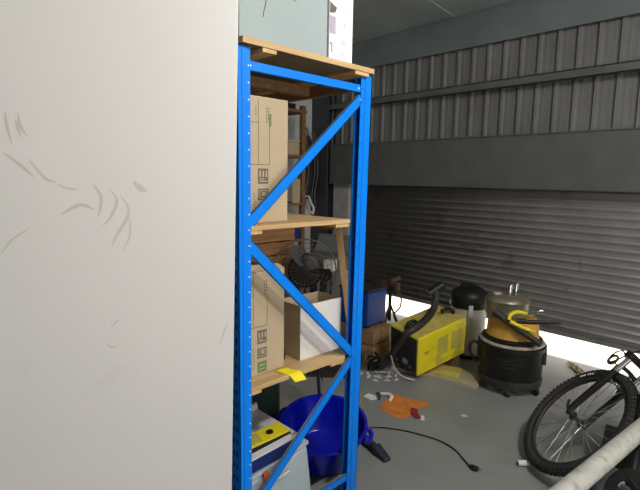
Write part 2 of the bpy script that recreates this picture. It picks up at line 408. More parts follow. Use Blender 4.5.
post(XF, .942, .9945, True); post(XF, 1.536, 1.603, False, True, .036, .015)
post(RB+.058, .942, .9945, True, False); post(RB+.058, 1.549, 1.611, False, False)
def brace(ya, za, yb, zb, w=.033, name='brace', x=XF):
    d = Vector((0, yb-ya, zb-za)); L_ = d.length; d.normalize(); q = Vector((0, -d.z, d.y))
    if q.z < 0: q = -q
    bm = bmesh.new()
    Mx = Matrix(((0, 0, 1, 0), (d.y, q.y, 0, 0), (d.z, q.z, 0, 0), (0, 0, 0, 1))); Mx = Matrix.Translation((0, ya, za)) @ Mx
    def bl(l0, l1, w0, w1, xx0, xx1, mi=0): bx(bm, (l0, w0, xx0), (l1, w1, xx1), mi, Mx)
    xf = x-.003
    bl(0, L_, -w/2, w/2, xf-.002, xf)
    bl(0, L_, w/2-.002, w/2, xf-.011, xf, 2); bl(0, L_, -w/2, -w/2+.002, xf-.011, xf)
    for e in (.012, L_-.012):
        vs = [Mx @ Vector((e+.004*math.cos(i*PI/4), .004*math.sin(i*PI/4), xf+.001)) for i in range(8)]
        f = bm.faces.new([bm.verts.new(v) for v in vs]); f.material_index = 1
    return rp(new(name, bm, [M_BLUE, M_DOT, M_DUST]))
for X_ in (XF, RB+.058):
    brace(.985, 1.880, 1.565, 1.880, .034, 'cross_bar', X_)
    brace(.984, .105, 1.565, .105, .034, 'cross_bar', X_)
    brace(.983, 1.328, 1.572, 1.842, .040, 'diagonal_brace', X_)
    brace(.985, 1.262, 1.565, .705, .040, 'diagonal_brace', X_)
    brace(.985, .195, 1.560, .690, .040, 'diagonal_brace', X_)
# beams and boards
for (zb, zt, x1, ya, yb) in ((1.862, 1.943, -1.378, .950, 1.622), (1.255, 1.327, -1.402, .998, 1.520), (.625, .712, -1.406, .998, 1.510)):
    th = .021 if zt > 1.8 else .018
    xb = x1 if zt > 1.8 else x1
    if zt > 1.8:
        z0, z1 = 1.943, 1.9645
    else:
        z0, z1 = zt-th, zt
    bmb = B(((RB+.005, ya, z0), (xb, yb, z1)))
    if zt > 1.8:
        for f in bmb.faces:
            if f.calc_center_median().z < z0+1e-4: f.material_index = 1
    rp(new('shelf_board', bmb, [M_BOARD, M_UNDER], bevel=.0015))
    # battens across the board underside
    for xm in (xb-.0, -2.0, -2.6, -3.12):
        pass
    bt = .014
    for (yc0, yc1) in (((ya+.085, ya+.145), (yb-.115, yb-.03)) if zt > 1.8 else ((ya-.0, ya+.05), (yb-.085, yb-.002))):
        rp(new('batten', B(((RB+.07, yc0, z0-bt), (xb-.004, yc1, z0-.0003))), M_BATTEN))
    # long timber-coloured beams front and back, inboard of the near posts
    for yy in (.955, 1.575):
        h = .05 if (zt > 1.8 or yy < 1) else .018
        ye = yy if (zt > 1.8 or yy < 1) else 1.485
        rp(new('beam', B(((RB+.06, ye, z0-bt-h), (-1.463, ye+.03, z0-bt-.001))), M_BLUE if yy < 1 else M_CRATE))
# cross joists under the top board
for x in (-1.78, -2.15, -2.6):
    rp(new('joist', B(((x, .99, 1.885), (x+.05, 1.57, 1.928))), M_CRATE))

# ------------------------------------------------------------------ cardboard boxes on the rack
def carton(name, label, x1, y0, y1, z0, z1, depth, group=None, marks=None, green=False, flap=False):
    t = empty(name, (x1, (y0+y1)/2, z0)); tag(t, label, 'box', group)
    w = (y1-y0)/2; h = z1-z0
    bm = bmesh.new(); bx(bm, (-depth, -w, 0), (0, w, h))
    o = new('carton_body', bm, M_CARD, t, bevel=.004)
    sub = o.modifiers.new('n', 'DISPLACE') if False else None
    e = .0007
    bm = bmesh.new()
    def r(ya, za, yb, zb, b_=None, mi=0): bx(b_ or bm, (0, ya, za), (e, yb, zb), mi)
    (l1, l2, lz, hz, ic, s_, z1a, z2a) = marks
    r(l1, lz, l1+.0018, h-.012); r(l2, lz, l2+.0018, h-.09); r(-w, lz, l2, lz+.0022); r(-w, hz, l1, hz+.002)
    new('ruled_print', bm, M_PRINT, t)
    bm = bmesh.new()
    for yy, n in ((l1-.012, 3), (l2-.014, 5), (l2-.005, 4)):
        for i in range(n): r(yy, h-.045-.012*i, yy+.004, h-.038-.012*i)
    wp = new('word_print', bm, M_PRINT, t); wp['kind'] = 'stuff'
    for zz, kind in ((z1a, 0), (z2a, 1)):
        m_ = bmesh.new(); yb = ic; q = e*1.0; q2 = e*1.9; hgt = s_*(1.2 if kind == 0 else .92)
        bx(m_, (0, yb, zz), (e, yb+s_, zz+hgt))
        if kind == 0:
            for i in range(3): bx(m_, (q, yb+.006+i*.0145, zz+hgt*.45), (q2, yb+.013+i*.0145, zz+hgt*.85), 1)
            bx(m_, (q, yb+.006, zz+.008), (q2, yb+s_-.007, zz+.012), 1); bx(m_, (q, yb+.006, zz+.017), (q2, yb+s_-.02, zz+.020), 1)
        else:
            for a_ in ((.006, .006, s_-.006, .009), (.006, hgt-.009, s_-.006, hgt-.006), (.006, .009, .009, hgt-.009), (s_-.009, .009, s_-.006, hgt-.009), (.018, .016, .032, .03)):
                bx(m_, (q, yb+a_[0], zz+a_[1]), (q2, yb+a_[2], zz+a_[3]), 1)
        new('handling_mark', m_, [M_PRINT, M_CARD], t)
    m_ = bmesh.new()
    if green:
        bx(m_, (0, ic, .010), (e, ic+s_, .055))
        bx(m_, (e, ic+.01, .022), (e*1.9, ic+s_-.01, .026), 1); bx(m_, (e, ic+.01, .038), (e*1.9, ic+s_-.01, .042), 1)
    else:
        bx(m_, (0, l2-.002, .365), (e, l2+.010, .41))
    new('green_mark', m_, [M_PRINTG, M_CARD], t)['label'] = 'green printed recycling mark'
    m_ = bmesh.new()
    for i in range(9):
        bx(m_, (0, ic-.022+.004*(i % 2), .03+.010*i), (e, ic-.017+.004*(i % 2), .035+.010*i))
    new('green_script', m_, M_PRINTG, t)['kind'] = 'stuff'
    if flap:
        fb = bmesh.new()
        vs = [(0.0, -w, h), (0, w, h), (-.045, w+.0, h+.012), (-.045, -w, h+.022)]
        prism_ = [fb.verts.new(v) for v in vs]; fb.faces.new(prism_)
        f = new('flap', fb, M_CARD, t); s_ = f.modifiers.new('s', 'SOLIDIFY'); s_.thickness = .003
    else:
        new('tape', B(((-depth*.52, -w-.0004, h-.05), (-depth*.48, w+.0004, h+.0008))), M_CARDIN, t)
    return t
b1 = carton('cardboard_box', 'tall brown cardboard box with printed marks on the upper blue rack shelf', -1.470, .978, 1.223, 1.3275, 1.797, .30, marks=(-.022, .030, .220, .373, -.023, .048, .149, .087))
b2 = carton('cardboard_box', 'brown cardboard box with raised flap on the lower blue rack shelf', -1.485, .985, 1.2215, .7125, 1.135, .30, green=True, flap=True, marks=(-.038, .028, .20, .33, -.020, .046, .130, .070))
# dark strap at the side of both boxes
for par, hh in ((b1, .075), (b2, .085)):
    bm = bmesh.new(); tube(bm, [(-.012, .122, .02), (-.008, .128, hh*.6), (-.012, .125, hh), (-.03, .121, hh+.02)], .0035, 6, smooth=4)
    new('strap', bm, M_BLACK, par, smooth=True)

# white open box
t = empty('white_open_box', (-1.49, 1.445, .7125)); tag(t, 'open white carton with brown inside beside the cardboard box on the rack', 'box')
w, D, hh, th = .122, .155, .243, .004
Mr = Matrix.Rotation(math.radians(2), 4, 'Z')
bm = bmesh.new()
bx(bm, (-.003, -w-.008, 0), (0, w, hh), 0); bx(bm, (-D-.003, -w-.008, 0), (-D, w, hh), 1)
bx(bm, (-D, -w-.008, 0), (-.003, -w-.004, hh), 2); bx(bm, (-D, w-.004, 0), (-.003, w, hh), 1)
bx(bm, (-D, -w-.004, 0), (-.003, w-.004, .004), 1); bx(bm, (-.0042, -w-.003, .005), (-.0031, w-.005, hh), 1)
new('carton_body', bm, [M_WCARDE, M_CARD, M_CARD], t)
# yellow cloth tag hanging over the shelf edge
bm = bmesh.new(); nx, ny = 8, 8
def tagpt(u, v):
    x = -1.475+.100*u; y = 1.178+.062*v-.0*u
    z = .7145 if x < -1.404 else .7145-(x+1.404)*1.0
    z += .0018*math.sin(u*7+v*3) + (.006*u*u)*(1-v)*.4
    return (x, y+.03*(u-.6), z)
G = [[bm.verts.new(tagpt(i/nx, j/ny)) for j in range(ny+1)] for i in range(nx+1)]
for i in range(nx):
    for j in range(ny): bm.faces.new((G[i][j], G[i+1][j], G[i+1][j+1], G[i][j+1]))
o = new('yellow_cloth', bm, M_YTAG, smooth=True); o.modifiers.new('s', 'SOLIDIFY').thickness = .0015
tag(o, 'bright yellow cloth tag lying over the edge of the lower shelf', 'cloth')

# on top of the rack: teal block and white printed carton
t = empty('foam_block', (-1.402, 1.157, 1.965)); tag(t, 'pale teal foam block standing on top of the blue rack', 'block')
bm = B(((-.35, -.206, 0), (0, .206, .46)))
new('block_body', bm, M_TEAL, t, bevel=.006)
bm = bmesh.new(); tube(bm, [(.0008, -.098, .19), (.0008, -.093, .145), (.0008, -.104, .10), (.0008, -.106, .085)], .0016, 5, smooth=5)
new('pen_mark', bm, M_PRINT, t)
bm = bmesh.new(); tube(bm, [(.0008, .03, .20), (.0008, .035, .17)], .002, 5); new('pen_mark', bm, M_PRINT, t)
t = empty('printed_carton', (-1.43, 1.43, 1.965)); tag(t, 'tall white carton with grey printing beside the teal block on the rack', 'box')
new('carton_body', B(((-.16, -.060, 0), (.03, .074, .52))), M_WCARD, t, bevel=.002)
for s_, zz in (('12', .205), ('17', .140), ('15', .075), ('1', .03)):
    text('number_print', s_, .026, M_PALEPR, t, (.0305, .016, zz), FACE_X)
new('grey_picture', B(((.030, -.058, .10), (.0308, -.026, .165))), M_MAUVE, t)
bm = bmesh.new(); prism(bm, [(-.058, .215), (-.020, .20), (-.030, .18), (-.058, .175)], .030, .0308, Matrix(((0, 0, 1, 0), (1, 0, 0, 0), (0, 1, 0, 0), (0, 0, 0, 1)))); new('dark_picture', bm, M_PRINT, t)
new('line_print', B(((.030, -.058, .060), (.0308, -.044, .064), 0), ((.030, -.047, .030), (.0308, -.043, .0605), 0)), M_PRINT, t)

# ------------------------------------------------------------------ lower bay of the rack
TM = Matrix.Translation((-1.68, 1.222, .0045)) @ Matrix.Rotation(math.radians(8), 4, 'X')
t = empty('storage_tub'); t.matrix_world = TM; tag(t, 'pale grey plastic storage tub on the floor inside the blue rack', 'tub')
bm = bmesh.new(); prism(bm, [(-.20, -.165), (.215, -.165), (.215, .165), (-.20, .165)], .0, .300)
new('tub_body', bm, M_TUBG, t, bevel=.018)
new('lid', B(((-.205, -.168, .3005), (.219, .168, .318)), ((-.185, -.15, .318), (.195, .15, .324))), M_TUBG, t, bevel=.006)
o = new('timber_offcut', B(((-.12, -.04, 0), (.12, .04, .012))), M_CRATE, loc=(-1.68, 1.352, .0003)); tag(o, 'timber offcut wedged under the high side of the grey tub', 'block')
def on_tub(o, x, y, z, rz=0, rx=0): o.matrix_world = TM @ Matrix.Translation((x, y, z)) @ Matrix.Rotation(math.radians(rz), 4, 'Z') @ Matrix.Rotation(math.radians(rx), 4, 'X'); return o
o = on_tub(new('navy_carton', B(((-.040, -.125, 0), (0, .125, .052), 0), ((-.039, -.124, .0522), (-.001, .124, .058), 1)), [M_NAVY, M_FOAM], bevel=.002), .217, -.036, .3255, -6)
tag(o, 'flat navy blue carton with white top on the grey tub', 'box')
t = on_tub(empty('yellow_tool'), .110, -.018, .3420, 80); tag(t, 'yellow and black hand tool lying behind the navy blue carton', 'tool')
new('casing', B(((-.135, -.055, 0), (.135, .055, .040))), M_BLACK, t, bevel=.008)
new('cover', B(((-.128, -.047, .0402), (.128, .047, .046))), M_YEL, t, bevel=.003)
bm = bmesh.new(); lathe(bm, [(0, .0), (.016, .0), (.016, .004), (0, .004)], 16, (.055, 0, .0462)); new('dial', bm, M_BLACK, t)
new('label_plate', B(((-.06, -.034, .0462), (.005, .034, .0475))), M_VENT, t)
o = on_tub(new('foam_slab', B(((-.17, -.15, 0), (.15, .155, .016)), ((-.17, -.15, .016), (-.155, .155, .05))), M_FOAM, bevel=.003), .02, .0, .3255, 0)
tag(o, 'white foam slab lying on the grey tub under the yellow tool', 'foam')
o = on_tub(new('orange_tag', B(((0, -.013, -.045), (.0025, .013, .045))), M_OTAG), .2205, -.075, .268)
tag(o, 'small orange tag hanging at the front of the grey tub', 'tag')
bm = bmesh.new()
tube(bm, [(0, -.10, .235), (.008, -.085, .25), (0, -.07, .238), (.010, -.055, .252), (0, -.04, .240), (.010, -.025, .256), (0, -.01, .242), (.008, .01, .25), (-.001, .04, .245)], .005, 6, smooth=6)
o = on_tub(new('cable_bundle', bm, M_WPL, smooth=True), .226, 0, 0); tag(o, 'small bundle of pale cable at the front of the grey tub', 'cable')
# dark green tool case behind the tub
t = empty('tool_case', (-2.13, 1.27, 0)); tag(t, 'dark green plastic tool case standing behind the grey tub', 'case')
new('case_body', B(((-.16, -.25, 0), (.16, .33, .40))), M_DGREEN, t, bevel=.02)
new('lid', B(((-.162, -.252, .4005), (.162, .332, .45))), M_DGREEN, t, bevel=.012)
bm = bmesh.new(); tube(bm, [(0, -.07, .448), (0, -.065, .48), (0, .065, .48), (0, .07, .448)], .009, 8, smooth=4); new('handle', bm, M_BLACK, t, smooth=True)

# blue tub
t = empty('blue_bucket', (-1.695, 1.667, 0.047), (math.radians(8), math.radians(8), 0)); tag(t, 'large round blue plastic tub on the floor behind the rack', 'tub')
prof = [(0, .012), (.150, .012), (.160, .02), (.214, .200), (.230, .203), (.232, .193), (.218, .187), (.166, .004), (.150, 0.0), (0, 0)]
bm = bmesh.new(); lathe(bm, prof[::-1], 64); new('tub_body', bm, M_TUB, t, smooth=True)
for a0 in (28, 208):
    bm = bmesh.new()
    c_, s_ = math.cos(math.radians(a0)), math.sin(math.radians(a0))
    pts = [(c_*.228-s_*q*.055, s_*.228+c_*q*.055, .20) for q in (-1, 1)]
    P = [(c_*.225+s_*.055, s_*.225-c_*.055, .218), (c_*.262+s_*.04, s_*.262-c_*.04, .205), (c_*.270, s_*.270, .200), (c_*.262-s_*.04, s_*.262+c_*.04, .205), (c_*.225-s_*.055, s_*.225+c_*.055, .218)]
    P = [(c_*.228+s_*.045, s_*.228-c_*.045, .189), (c_*.248+s_*.03, s_*.248-c_*.03, .175), (c_*.252, s_*.252, .167), (c_*.248-s_*.03, s_*.248+c_*.03, .175), (c_*.228-s_*.045, s_*.228+c_*.045, .189)]
    tube(bm, P, .013, 8, smooth=5)
    new('handle', bm, M_TUB, t, smooth=True)

o = new('low_black_piece', B(((-.22, -.20, 0), (.10, .14, .012)), ((-.22, -.20, .012), (.10, -.19, .03)), ((-.22, .13, .012), (.10, .14, .03))), M_BLACK, loc=(-1.68, 1.64, .0003), bevel=.002)  # flat black piece on the floor below the tub
tag(o, 'flat black piece under the round blue tub', 'tray')
# floor nozzle
t = empty('vacuum_nozzle', (-1.525, 1.93, 0), (0, 0, math.radians(-12))); tag(t, 'black vacuum nozzle lying on the floor beside the blue tub', 'nozzle')
bm = bmesh.new(); tube(bm, [(-.30, .02, .036), (-.12, .0, .030), (-.02, -.0, .024)], [.024, .024, .024], 14); new('pipe', bm, M_BLACKD, t, smooth=True)
bm = bmesh.new()
vs = [(-.03, -.028, 0.001), (-.03, .028, 0.001), (.075, .022, 0.001), (.075, -.022, 0.001), (-.03, -.028, .052), (-.03, .028, .052), (.075, .022, .02), (.075, -.022, .02)]
V = [bm.verts.new(v) for v in vs]
for f in ((0, 3, 2, 1), (4, 5, 6, 7), (0, 1, 5, 4), (2, 3, 7, 6), (1, 2, 6, 5), (0, 4, 7, 3)): bm.faces.new([V[i] for i in f])
new('head', bm, mat('nozzle_navy', (.02, .02, .04), .5), t, bevel=.006)

# timber plank leaning on the back of the rack
p0, p1 = Vector((-1.79, 2.075, 0.004)), Vector((-1.592, 1.628, 1.268))
d = (p1-p0).normalized(); L_ = (p1-p0).length
xx = Vector((0.75, 0.62, 0)); xx = (xx-d*xx.dot(d)).normalized(); yy = d.cross(xx)
bm = bmesh.new(); bx(bm, (-.015, 0.0, 0), (.015, .012, L_), 0, Matrix.Translation(p0+Vector((0, 0.012, 0))) @ Matrix((xx, yy, d)).transposed().to_4x4())
o = new('timber_plank', bm, M_PINE); tag(o, 'narrow pale timber plank leaning behind the right rack post', 'plank')

# ------------------------------------------------------------------ far end of the room seen through the rack
def crate(name, loc, size, label, group=None, m=M_CRATE2, rot=0, slats=3):
    t = empty(name, loc, (0, 0, rot)); tag(t, label, 'crate', group)
    sx, sy, sz = size[0]/2, size[1]/2, size[2]; th = .014
    gap = .012; hs = (sz-gap*(slats-1))/slats
    for k_, (lo, hi) in enumerate((((sx-th, -sy), (sx, sy)), ((-sx, -sy), (-sx+th, sy)), ((-sx+th, -sy), (sx-th, -sy+th)), ((-sx+th, sy-th), (sx-th, sy)))):
        bm = bmesh.new()
        for i in range(slats):
            bx(bm, (lo[0], lo[1], i*(hs+gap)), (hi[0], hi[1], i*(hs+gap)+hs))
        new('side_boards', bm, m, t)
    for (cx, cy) in ((sx-th-.02, sy-th-.02), (-sx+th, sy-th-.02), (sx-th-.02, -sy+th), (-sx+th, -sy+th)): new('corner_post', B(((cx, cy, 0), (cx+.02, cy+.02, sz))), m, t)
    new('base_board', B(((-sx+th, -sy+th, .002), (sx-th, sy-th, .012))), m, t)
    new('top_board', B(((-sx+th, -sy+th, sz-.012), (sx-th, sy-th, sz-.002))), m, t)
    return t
for i, lab in enumerate(('orange timber crate at the bottom of the stack behind the rack', 'orange timber crate in the middle of the stack behind the rack', 'orange timber crate on top of the stack behind the rack')):
    crate('timber_crate', (-3.47, 2.58, .352*i), (.34, .50, .345), lab, 'timber crates stacked behind the rack')

# pedestal fan
t = empty('pedestal_fan', (-3.03, 2.72, 0), (0, 0, math.radians(46))); tag(t, 'black pedestal fan with round wire guard behind the rack', 'fan')
fz = .71
bm = bmesh.new(); lathe(bm, [(0, 0), (.18, 0), (.18, .012), (.05, .03), (0, .03)], 32); new('base', bm, M_BLACK, t, smooth=True)
bm = bmesh.new(); tube(bm, [(0, .07, .02), (0, .07, fz-.02)], .013, 10); new('pole', bm, M_BLACK, t, smooth=True)
bm = bmesh.new(); Mf = Matrix.Translation((0, 0, fz)) @ Matrix.Rotation(PI/2, 4, 'X')
lathe(bm, [(0, .05), (.12, .05), (.15, .03), (.155, .01), (.13, -.02), (.05, -.04), (0, -.04)], 28, M=Mf); new('motor_housing', bm, M_BLACK, t, smooth=True)
bm = bmesh.new()
for rr, off, wr in ((.27, 0, .007), (.24, .03, .002), (.20, .045, .002), (.16, .055, .002), (.12, .062, .002)):
    for sgn in ((1,) if off == 0 else (1,)):
        tube(bm, [(rr*math.cos(a*PI/20), -off*sgn, fz+rr*math.sin(a*PI/20)) for a in range(40)], wr, 6, closed=True)
for a in range(24):
    a_ = a*PI/12; tube(bm, [(.27*math.cos(a_), 0, fz+.27*math.sin(a_)), (.2*math.cos(a_), -.045, fz+.2*math.sin(a_)), (.06*math.cos(a_), -.066, fz+.06*math.sin(a_))], .0014, 4)
new('wire_guard', bm, M_GUARD, t, smooth=True)
for i in range(3):
    bm = bmesh.new()
    Mb = Mf @ Matrix.Rotation(i*2*PI/3, 4, 'Z') @ Matrix.Rotation(math.radians(22), 4, 'X')
    prism(bm, [(.05, -.03), (.12, -.075), (.20, -.08), (.235, -.02), (.22, .05), (.12, .055), (.05, .03)], -.001+.052, .001+.052, Mb)
    new('blade', bm, M_BLACK, t)

# work table with grey case
t = empty('work_table', (-3.42, 3.30, 0)); tag(t, 'low dark work table against the far corner behind the rack', 'table')
new('tabletop', B(((-.34, -.26, .63), (.34, .26, .66))), M_CRATE, t)
for sx in (-1, 1):
    for sy in (-1, 1): new('leg', B(((sx*.30-.02, sy*.22-.02, 0), (sx*.30+.02, sy*.22+.02, .63))), M_DARKST, t)
t = empty('grey_tool_case', (-3.27, 3.22, .66), (0, 0, math.radians(15))); tag(t, 'open grey metal tool case with pale edges on the work table', 'case')
new('case_body', B(((-.21, -.13, 0), (.21, .13, .11))), M_GREYM, t, bevel=.006)
bm = bmesh.new(); bx(bm, (-.21, 0, 0), (.21, .02, .20), 0, Matrix.Translation((0, .10, .113)) @ Matrix.Rotation(math.radians(-30), 4, 'X'))
new('lid', bm, M_GREYM, t, bevel=.004)
new('edge_trim', B(((-.212, -.134, .10), (.212, -.131, .112)), ((-.212, .095, .285), (.212, .0975, .29))), M_SILVER, t)
o = new('small_white_box', B(((-.05, -.04, 0), (.05, .04, .10))), M_WPL, loc=(-3.06, 3.06, .6605), rot=(0, 0, .3), bevel=.003); tag(o, 'small white box beside the grey tool case on the table', 'box')

# tall timber shelf unit at the left wall
t = empty('timber_shelf_unit', (-4.2, 3.40, 0)); tag(t, 'tall dark timber shelf unit standing against the grey left wall', 'shelf unit')
for sx in (-1, 1):
    for yy in (-.30, .15): new('upright', B(((sx*.18-.025, yy-.025, 0), (sx*.18+.025, yy+.025, 2.28))), M_CRATE, t)
for z in (.10, .80, 1.20, 1.72, 2.20): new('shelf', B(((-.20, -.33, z), (.22, .18, z+.03))), M_CRATE, t)
def loosebox(loc, s, m, label, cat='box', rot=0, name='storage_box'):
    o = new(name, B(((-s[0]/2, -s[1]/2, 0), (s[0]/2, s[1]/2, s[2]*.82)), ((-s[0]/2-.004, -s[1]/2-.004, s[2]*.82), (s[0]/2+.004, s[1]/2+.004, s[2]))), m, loc=loc, rot=(0, 0, rot), bevel=.004)
    return tag(o, label, cat)
loosebox((-4.12, 3.42, 1.751), (.22, .16, .16), M_CARD, 'small tan cardboard box on the timber shelf unit')
loosebox((-4.15, 3.30, 2.231), (.26, .30, .06), M_BLACK, 'flat black case on top of the timber shelf unit', 'case', name='flat_case')
loosebox((-4.2, 3.28, 1.2305), (.24, .22, .25), M_BLACKD, 'dusty black box on the middle of the timber shelf unit')
loosebox((-4.08, 3.46, .831), (.15, .10, .20), M_MACH, 'small dark blue container on the timber shelf unit', 'container', name='blue_container')
# cardboard sheet leaning out
o = new('cardboard_sheet', B(((0, 0, 0), (.006, .11, .26))), M_CARD, loc=(-3.977, 3.37, 1.2305), rot=(0, math.radians(0), 0)); tag(o, 'tan cardboard sheet tucked against the front of the timber shelf unit', 'sheet')
# black bag hanging on the wall
t = empty('black_bag', (-4.40, 3.95, 1.25)); tag(t, 'black bag with straps hanging on the grey wall by the shelves', 'bag')
bm = bmesh.new()
prof = [(0, .0), (.06, .0), (.10, .06), (.115, .25), (.11, .5), (.085, .68), (.04, .76), (0, .77)]
lathe(bm, prof, 20)
for v in bm.verts: v.co.x *= .42; v.co.x += .01
new('bag_body', bm, M_BLACKD, t, smooth=True)
bm = bmesh.new()
for yy in (-.05, .055, .1):
    tube(bm, [(.03, yy, .80), (.075, yy+.01, .55), (.082, yy+.012, .3), (.06, yy-.01, .05), (.05, yy+.02, -.12)], .007, 6, smooth=5)
tube(bm, [(0, -.04, .75), (.0, 0, .86), (0, .04, .75)], .008, 6, smooth=5)
new('strap', bm, M_GREYM, t, smooth=True)
new('wall_hook', B(((-.049, -.01, .82), (-.03, .01, .87)), ((-.03, -.006, .835), (.01, .006, .845))), M_SILVER, t)
o = bpy.data.objects
bm = bmesh.new(); tube(bm, [(-4.03, 3.66, 1.30), (-4.03, 3.70, 1.22), (-4.02, 3.73, 1.16), (-4.0, 3.70, 1.10), (-3.99, 3.66, 1.13)], .012, 8, smooth=5)
tube(bm, [(-4.03, 3.66, 1.30), (-4.02, 3.56, 1.30)], .006, 6)
o = new('white_hook', bm, M_WPL, smooth=True); tag(o, 'white plastic pipe hook fixed on the timber shelf unit', 'hook')
# long black pole leaning on the crates
bm = bmesh.new(); tube(bm, [(-2.10, 2.04, .012), (-2.42, 2.40, .70), (-3.26, 2.86, 1.06)], .014, 8)
bm = bmesh.new(); tube(bm, [(-2.05, 2.0, .012), (-2.235, 2.06, .66)], .014, 10)
t = empty('tool_stand', (-2.12, 2.02, 0)); tag(t, 'thin black tool stand on the floor behind the blue tub', 'stand')
bm = bmesh.new(); tube(bm, [(0.03, 0, .012), (-.03, .0, .66)], .011, 10); new('pole', bm, M_BLACK, t, smooth=True)
bm = bmesh.new()
for a in (20, 140, 260):
    c_, s_ = math.cos(math.radians(a)), math.sin(math.radians(a)); tube(bm, [(.028, 0, .05), (.028+.10*c_, .10*s_, .0075)], .007, 8)
new('foot', bm, M_BLACK, t, smooth=True)
bm = bmesh.new(); tube(bm, [(-.03, .0, .50), (.0, -.05, .42), (-.04, -.09, .36), (-.09, -.05, .33), (-.06, .03, .30), (.01, .04, .2)], .004, 6, smooth=5); new('cable', bm, M_BLACK, t, smooth=True)

# ------------------------------------------------------------------ blue machine on timber box
crate('wooden_box', (-2.585, 3.05, 0), (.30, .24, .275), 'rough brown wooden box under the dark blue machine', m=M_BOXW, rot=math.radians(4), slats=2)
t = empty('blue_machine', (-2.62, 3.03, .276), (0, 0, math.radians(4))); tag(t, 'dark blue machine case with white lettering standing on the wooden box', 'machine')
new('casing', B(((-.16, -.13, .012), (.14, .14, .30))), M_MACH, t, bevel=.012)
new('top_cover', B(((-.165, -.135, .3005), (.145, .145, .325))), M_BLACKD, t, bevel=.006)
bm = bmesh.new(); tube(bm, [(-.12, 0, .324), (-.115, 0, .37), (.10, 0, .37), (.105, 0, .324)], .011, 8, smooth=4); new('handle', bm, M_BLACK, t, smooth=True)
text('white_lettering', '22', .06, M_WPAPER, t, (.02, -.1312, .20), (PI/2, 0, 0)); 
for sx in (-.13, .11):
    for sy in (-.1, .11): new('rubber_foot', B(((sx-.015, sy-.015, 0), (sx+.015, sy+.015, .0125))), M_BLACK, t)

# rusty tripod stand with clamp behind
t = empty('rusty_stand', (-2.66, 3.45, 0)); tag(t, 'rusty iron stand with dark clamp head between machine and door gap', 'stand')
bm = bmesh.new()
for a in (30, 150, 270):
    c_, s_ = math.cos(math.radians(a)), math.sin(math.radians(a)); tube(bm, [(0, 0, .36), (.16*c_, .16*s_, .008)], .010, 8)
new('leg', bm, M_RUST, t, smooth=True)
bm = bmesh.new(); tube(bm, [(0, 0, .2), (0, 0, .56)], .016, 10); new('column', bm, M_BLACK, t, smooth=True)
bm = B(((-.10, -.03, .54), (.09, .03, .57)), ((-.10, -.03, .44), (-.07, .03, .54)), ((.05, -.03, .47), (.09, .03, .54))); tube(bm, [(-.14, 0, .50), (.10, 0, .50)], .009, 8)
tube(bm, [(.03, -.05, .58), (.03, .09, .60)], .02, 8)
new('clamp_head', bm, M_RUST, t, bevel=.003)
bm = bmesh.new(); tube(bm, [(.02, 0, .52), (.09, .03, .47), (.12, 0, .36), (.08, -.04, .28), (.13, -.06, .20), (.1, -.1, .1)], .008, 8, smooth=6); new('hose', bm, M_BLACKD, t, smooth=True)

# ------------------------------------------------------------------ yellow welder
WT = Matrix.Translation((-1.96, 2.904, .030)) @ Euler((.135, -.158, 1.404), 'XYZ').to_matrix().to_4x4()
t = empty('yellow_welder'); tag(t, 'boxy yellow welding machine with black front panel propped on boards', 'machine'); t.matrix_world = WT
Lw, Ww, Hw = .539, .306, .319
new('casing', B(((0.006, 0, 0), (Lw, Ww, Hw), 0)), [M_YEL], t, bevel=.008)
new('top_plate', B(((0.012, .012, Hw+.0003), (Lw-.012, Ww-.012, Hw+.003))), M_YELTOP, t)
new('front_panel', B(((-.004, .012, .012), (.0065, Ww-.022, Hw-.012))), M_BLACKD, t, bevel=.004)
new('rating_plate', B(((-.0052, .10, .055), (-.004, .15, .10))), M_GREYP, t)
bm = bmesh.new()
for yy in (.07, .22):
    lathe(bm, [(0, -.03), (.02, -.03), (.024, 0), (0, 0)], 16, M=Matrix.Translation((-.004, yy, .03+.02)) @ Matrix.Rotation(PI/2, 4, 'Y'))
new('socket', bm, M_BLACK, t)
bm = bmesh.new(); lathe(bm, [(0, -.022), (.03, -.022), (.034, 0), (0, 0)], 18, M=Matrix.Translation((-.004, .20, .22)) @ Matrix.Rotation(PI/2, 4, 'Y')); new('control_knob', bm, M_BLACK, t)
# louvre blocks on the near side (y = 0)
for x0 in (.215, .37):
    bm = bmesh.new(); bx(bm, (x0, -.0008, .09), (x0+.115, 0.0, .25))
    for i in range(8): bx(bm, (x0+.008, -.004, .10+.019*i), (x0+.107, -.0008, .106+.019*i))
    new('louvre_vent', bm, M_VENT, t)
bm = B(((.07, -.001, .175), (.135, -.0001, .182)), ((.078, -.001, .160), (.125, -.0001, .167)), ((.15, -.001, .180), (.175, -.0001, .184)))
new('badge', bm, M_PRINT, t)['label'] = 'dark badge strip'
bm = bmesh.new()
tube(bm, [(.035, Ww*.52, Hw), (.055, Ww*.52, Hw+.045), (.10, Ww*.50, Hw+.055), (.14, Ww*.48, Hw+.03)], .015, 10, smooth=5); new('handle', bm, M_BLACK, t, smooth=True)
bm = bmesh.new(); tube(bm, [(.40, Ww*.45, Hw+.05), (.46, Ww*.42, Hw+.055), (.505, Ww*.38, Hw+.03), (.51, Ww*.36, Hw)], .015, 10, smooth=5)
new('handle', bm, M_BLACK, t, smooth=True)
for yy in (.02, Ww-.06): new('rubber_foot', B(((.03, yy, -.016), (.07, yy+.04, 0))), M_BLACK, t)

